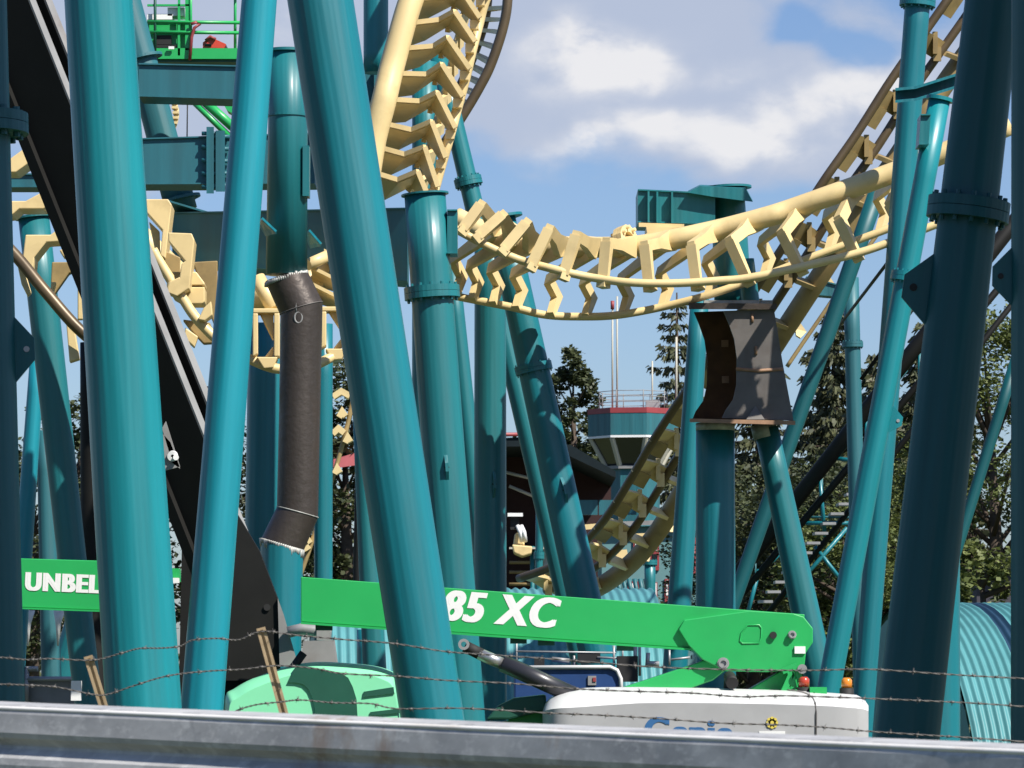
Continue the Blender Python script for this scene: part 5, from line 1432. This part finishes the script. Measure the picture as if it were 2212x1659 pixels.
# ------------------------------------------------------------------ barbed wire fence
def fence():
    YF = 17.0
    root = thing('barbed_wire_fence', 'barbed wire strands on leaning angle brackets above the guardrail', 'fence', (0, YF, 0))
    strands = [
        [(-60, 1420), (0, 1420), (60, 1425), (110, 1423), (200, 1426), (258, 1412), (300, 1401), (345, 1400), (388, 1396), (415, 1383), (470, 1379), (515, 1382), (566, 1364), (640, 1372), (750, 1382), (850, 1390), (960, 1407), (1050, 1414), (1200, 1424), (1400, 1440), (1560, 1446), (1700, 1448), (1760, 1448), (1880, 1446), (2020, 1455), (2140, 1462), (2260, 1468)],
        [(-60, 1478), (0, 1478), (60, 1480), (120, 1484), (200, 1500), (232, 1500), (290, 1481), (345, 1464), (395, 1455), (460, 1449), (520, 1446), (600, 1438), (680, 1444), (740, 1455), (860, 1461), (970, 1470), (1100, 1476), (1220, 1486), (1330, 1492), (1490, 1497), (1600, 1505), (1700, 1503), (1880, 1509), (2000, 1514), (2120, 1520), (2260, 1530)],
        [(440, 1575), (500, 1540), (550, 1523), (610, 1516), (650, 1512), (720, 1518), (800, 1520), (860, 1531), (1000, 1530), (1180, 1540), (1300, 1545), (1420, 1552), (1560, 1562), (1690, 1566), (1780, 1571), (1880, 1580), (2000, 1588), (2100, 1594), (2260, 1606)]]
    rnd = random.Random(4)
    for st in strands:
        pts = catmull([P(x, y, YF) for x, y in st], len(st) * 14)
        w = MB()
        for ph in (0, math.pi):
            tw = []
            for i, p in enumerate(pts):
                a = i * 1.1 + ph
                tw.append(p + Vector((0, math.cos(a) * .0022, math.sin(a) * .0022)))
            w.tube(tw, .0022, 5)
        dist = 0; nxt = .05
        for i in range(1, len(pts)):
            dist += (pts[i] - pts[i - 1]).length
            if dist > nxt:
                nxt += rnd.uniform(.095, .15)
                for k in range(4):
                    d = Vector((rnd.uniform(-.6, .6), rnd.uniform(-1, 1), rnd.uniform(-1, 1))).normalized()
                    w.tube([pts[i] - d * .004, pts[i] + d * .018], [.0020, .0006], 4)
                w.tube([pts[i] + Vector((-.008, 0, 0)), pts[i] + Vector((.008, 0, 0))], .0050, 6)
        w.build('barbed_wire', WIREM, root)
    # leaning angle brackets
    for (a, b_) in (((563, 1356), (629, 1600)), ((190, 1417), (246, 1600))):
        k = MB(); p0 = P(*a, YF); p1 = P(*b_, YF + .1)
        ax = (p0 - p1).normalized(); s_ = ax.cross(Vector((0, 1, 0))).normalized()
        w_ = S(19, YF)
        k.slab([p0 - s_ * w_ * .5, p0 - s_ * w_ * .18, p0 - s_ * w_ * .18 + Vector((0, .006, 0)), p0 - s_ * w_ * .5 + Vector((0, .006, 0))], [p1 - s_ * w_ * .5, p1 - s_ * w_ * .18, p1 - s_ * w_ * .18 + Vector((0, .006, 0)), p1 - s_ * w_ * .5 + Vector((0, .006, 0))])
        k.slab([p0 + s_ * w_ * .18, p0 + s_ * w_ * .5, p0 + s_ * w_ * .5 + Vector((0, .006, 0)), p0 + s_ * w_ * .18 + Vector((0, .006, 0))], [p1 + s_ * w_ * .18, p1 + s_ * w_ * .5, p1 + s_ * w_ * .5 + Vector((0, .006, 0)), p1 + s_ * w_ * .18 + Vector((0, .006, 0))])
        k.slab([p0 - s_ * w_ * .2 + Vector((0, .012, 0)), p0 + s_ * w_ * .2 + Vector((0, .012, 0)), p0 + s_ * w_ * .2 + Vector((0, .018, 0)), p0 - s_ * w_ * .2 + Vector((0, .018, 0))], [p1 - s_ * w_ * .2 + Vector((0, .012, 0)), p1 + s_ * w_ * .2 + Vector((0, .012, 0)), p1 + s_ * w_ * .2 + Vector((0, .018, 0)), p1 - s_ * w_ * .2 + Vector((0, .018, 0))])
        k.build('bracket_arm', TANM, root)
        pm = MB(); pm.tube([Vector((p1.x, p1.y, p1.z + .02)), Vector((p1.x, p1.y + .02, 0))], .03, 10); pm.build('post', GALV, root)
    for x in (-2.0, 2.3):
        pm = MB(); pm.tube([Vector((x * 1.35, YF + .1, 1.75)), Vector((x * 1.35, YF + .1, 0))], .03, 10); pm.build('post', GALV, root)
    pm = MB(); pm.tube([Vector((-4, YF + .1, 1.68)), Vector((4, YF + .1, 1.66))], .022, 8); pm.build('top_rail', GALV, root)
    hw = MB(); hw.tube(catmull([P(x, y, YF) for x, y in ((1700, 1490), (1730, 1494), (1752, 1504), (1761, 1522), (1763, 1560), (1762, 1595))], 30), .003, 6); hw.build('loose_wire', WIREM, root)
fence()

# ------------------------------------------------------------------ guardrail
def guardrail():
    root = thing('guardrail', 'weathered grey steel guardrail running along the roadside in the foreground', 'guardrail', (0, 12, 1.0))
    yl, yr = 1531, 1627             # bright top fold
    def edge(x): 
        t = x / 2212.0
        y = yl + (yr - yl) * t
        Y = 13.2 - 2.6 * t
        return P(x, y, Y)
    # W profile: (out toward the road, down)
    prof = [(-.095, .016), (-.090, .019), (-.012, .012), (-.004, .004), (.003, -.008), (.006, -.016), (.012, -.078), (.008, -.094), (-.010, -.108), (-.018, -.120), (-.016, -.132), (-.002, -.148), (.012, -.164), (.015, -.185), (.008, -.290), (-.004, -.305)]
    mb = MB(); n_ = len(prof)
    xs2 = [-500, -250] + list(range(0, 2213, 158)) + [2450, 2700]
    a0 = edge(0); a1 = edge(2212); d = (a1 - a0).normalized()
    out = Vector((-d.y, d.x, 0)); out = -out if out.y > 0 else out
    out.normalize()
    up = Vector((0, 0, 1))
    rows = []
    rnd = random.Random(3)
    for x in xs2:
        q = edge(x); j = rnd.uniform(-.0015, .0015)
        rows.append([q + out * (o + j) + up * h for o, h in prof])
    back = []
    vs = [p for r_ in rows for p in r_]
    mb.add(vs, [(i * n_ + k, i * n_ + k + 1, (i + 1) * n_ + k + 1, (i + 1) * n_ + k) for i in range(len(rows) - 1) for k in range(n_ - 1)], False)
    rl = mb.build('rail', GUARD, root)
    eb = MB(); eb.tube([edge(x) + out * .000 + up * .002 for x in xs2], .0078, 12); eb.build('rail_edge_highlight', mat('sunlit_edge_zinc', (0.86, 0.85, 0.82), rough=0.45, var=.06, scale=9, dirt=(.5, .40, .28), dirt_amt=.5, dirt_scale=3), root)  # pale bead along the fold, the sun highlight put into its colour
    so = rl.modifiers.new('thickness', 'SOLIDIFY'); so.thickness = .003; so.offset = 1
    for x in (-300, 820, 2420):
        q = edge(x) - out * .12; q.z = q.z - .02
        ps = MB(); ps.box(Vector((q.x, q.y, q.z / 2 + .42)), .12, .10, q.z - .9); ps.build('post', GALV, root)
guardrail()

# the wire bracket, drip marks etc. are done; drop helper custom data
bpy.context.view_layer.update()
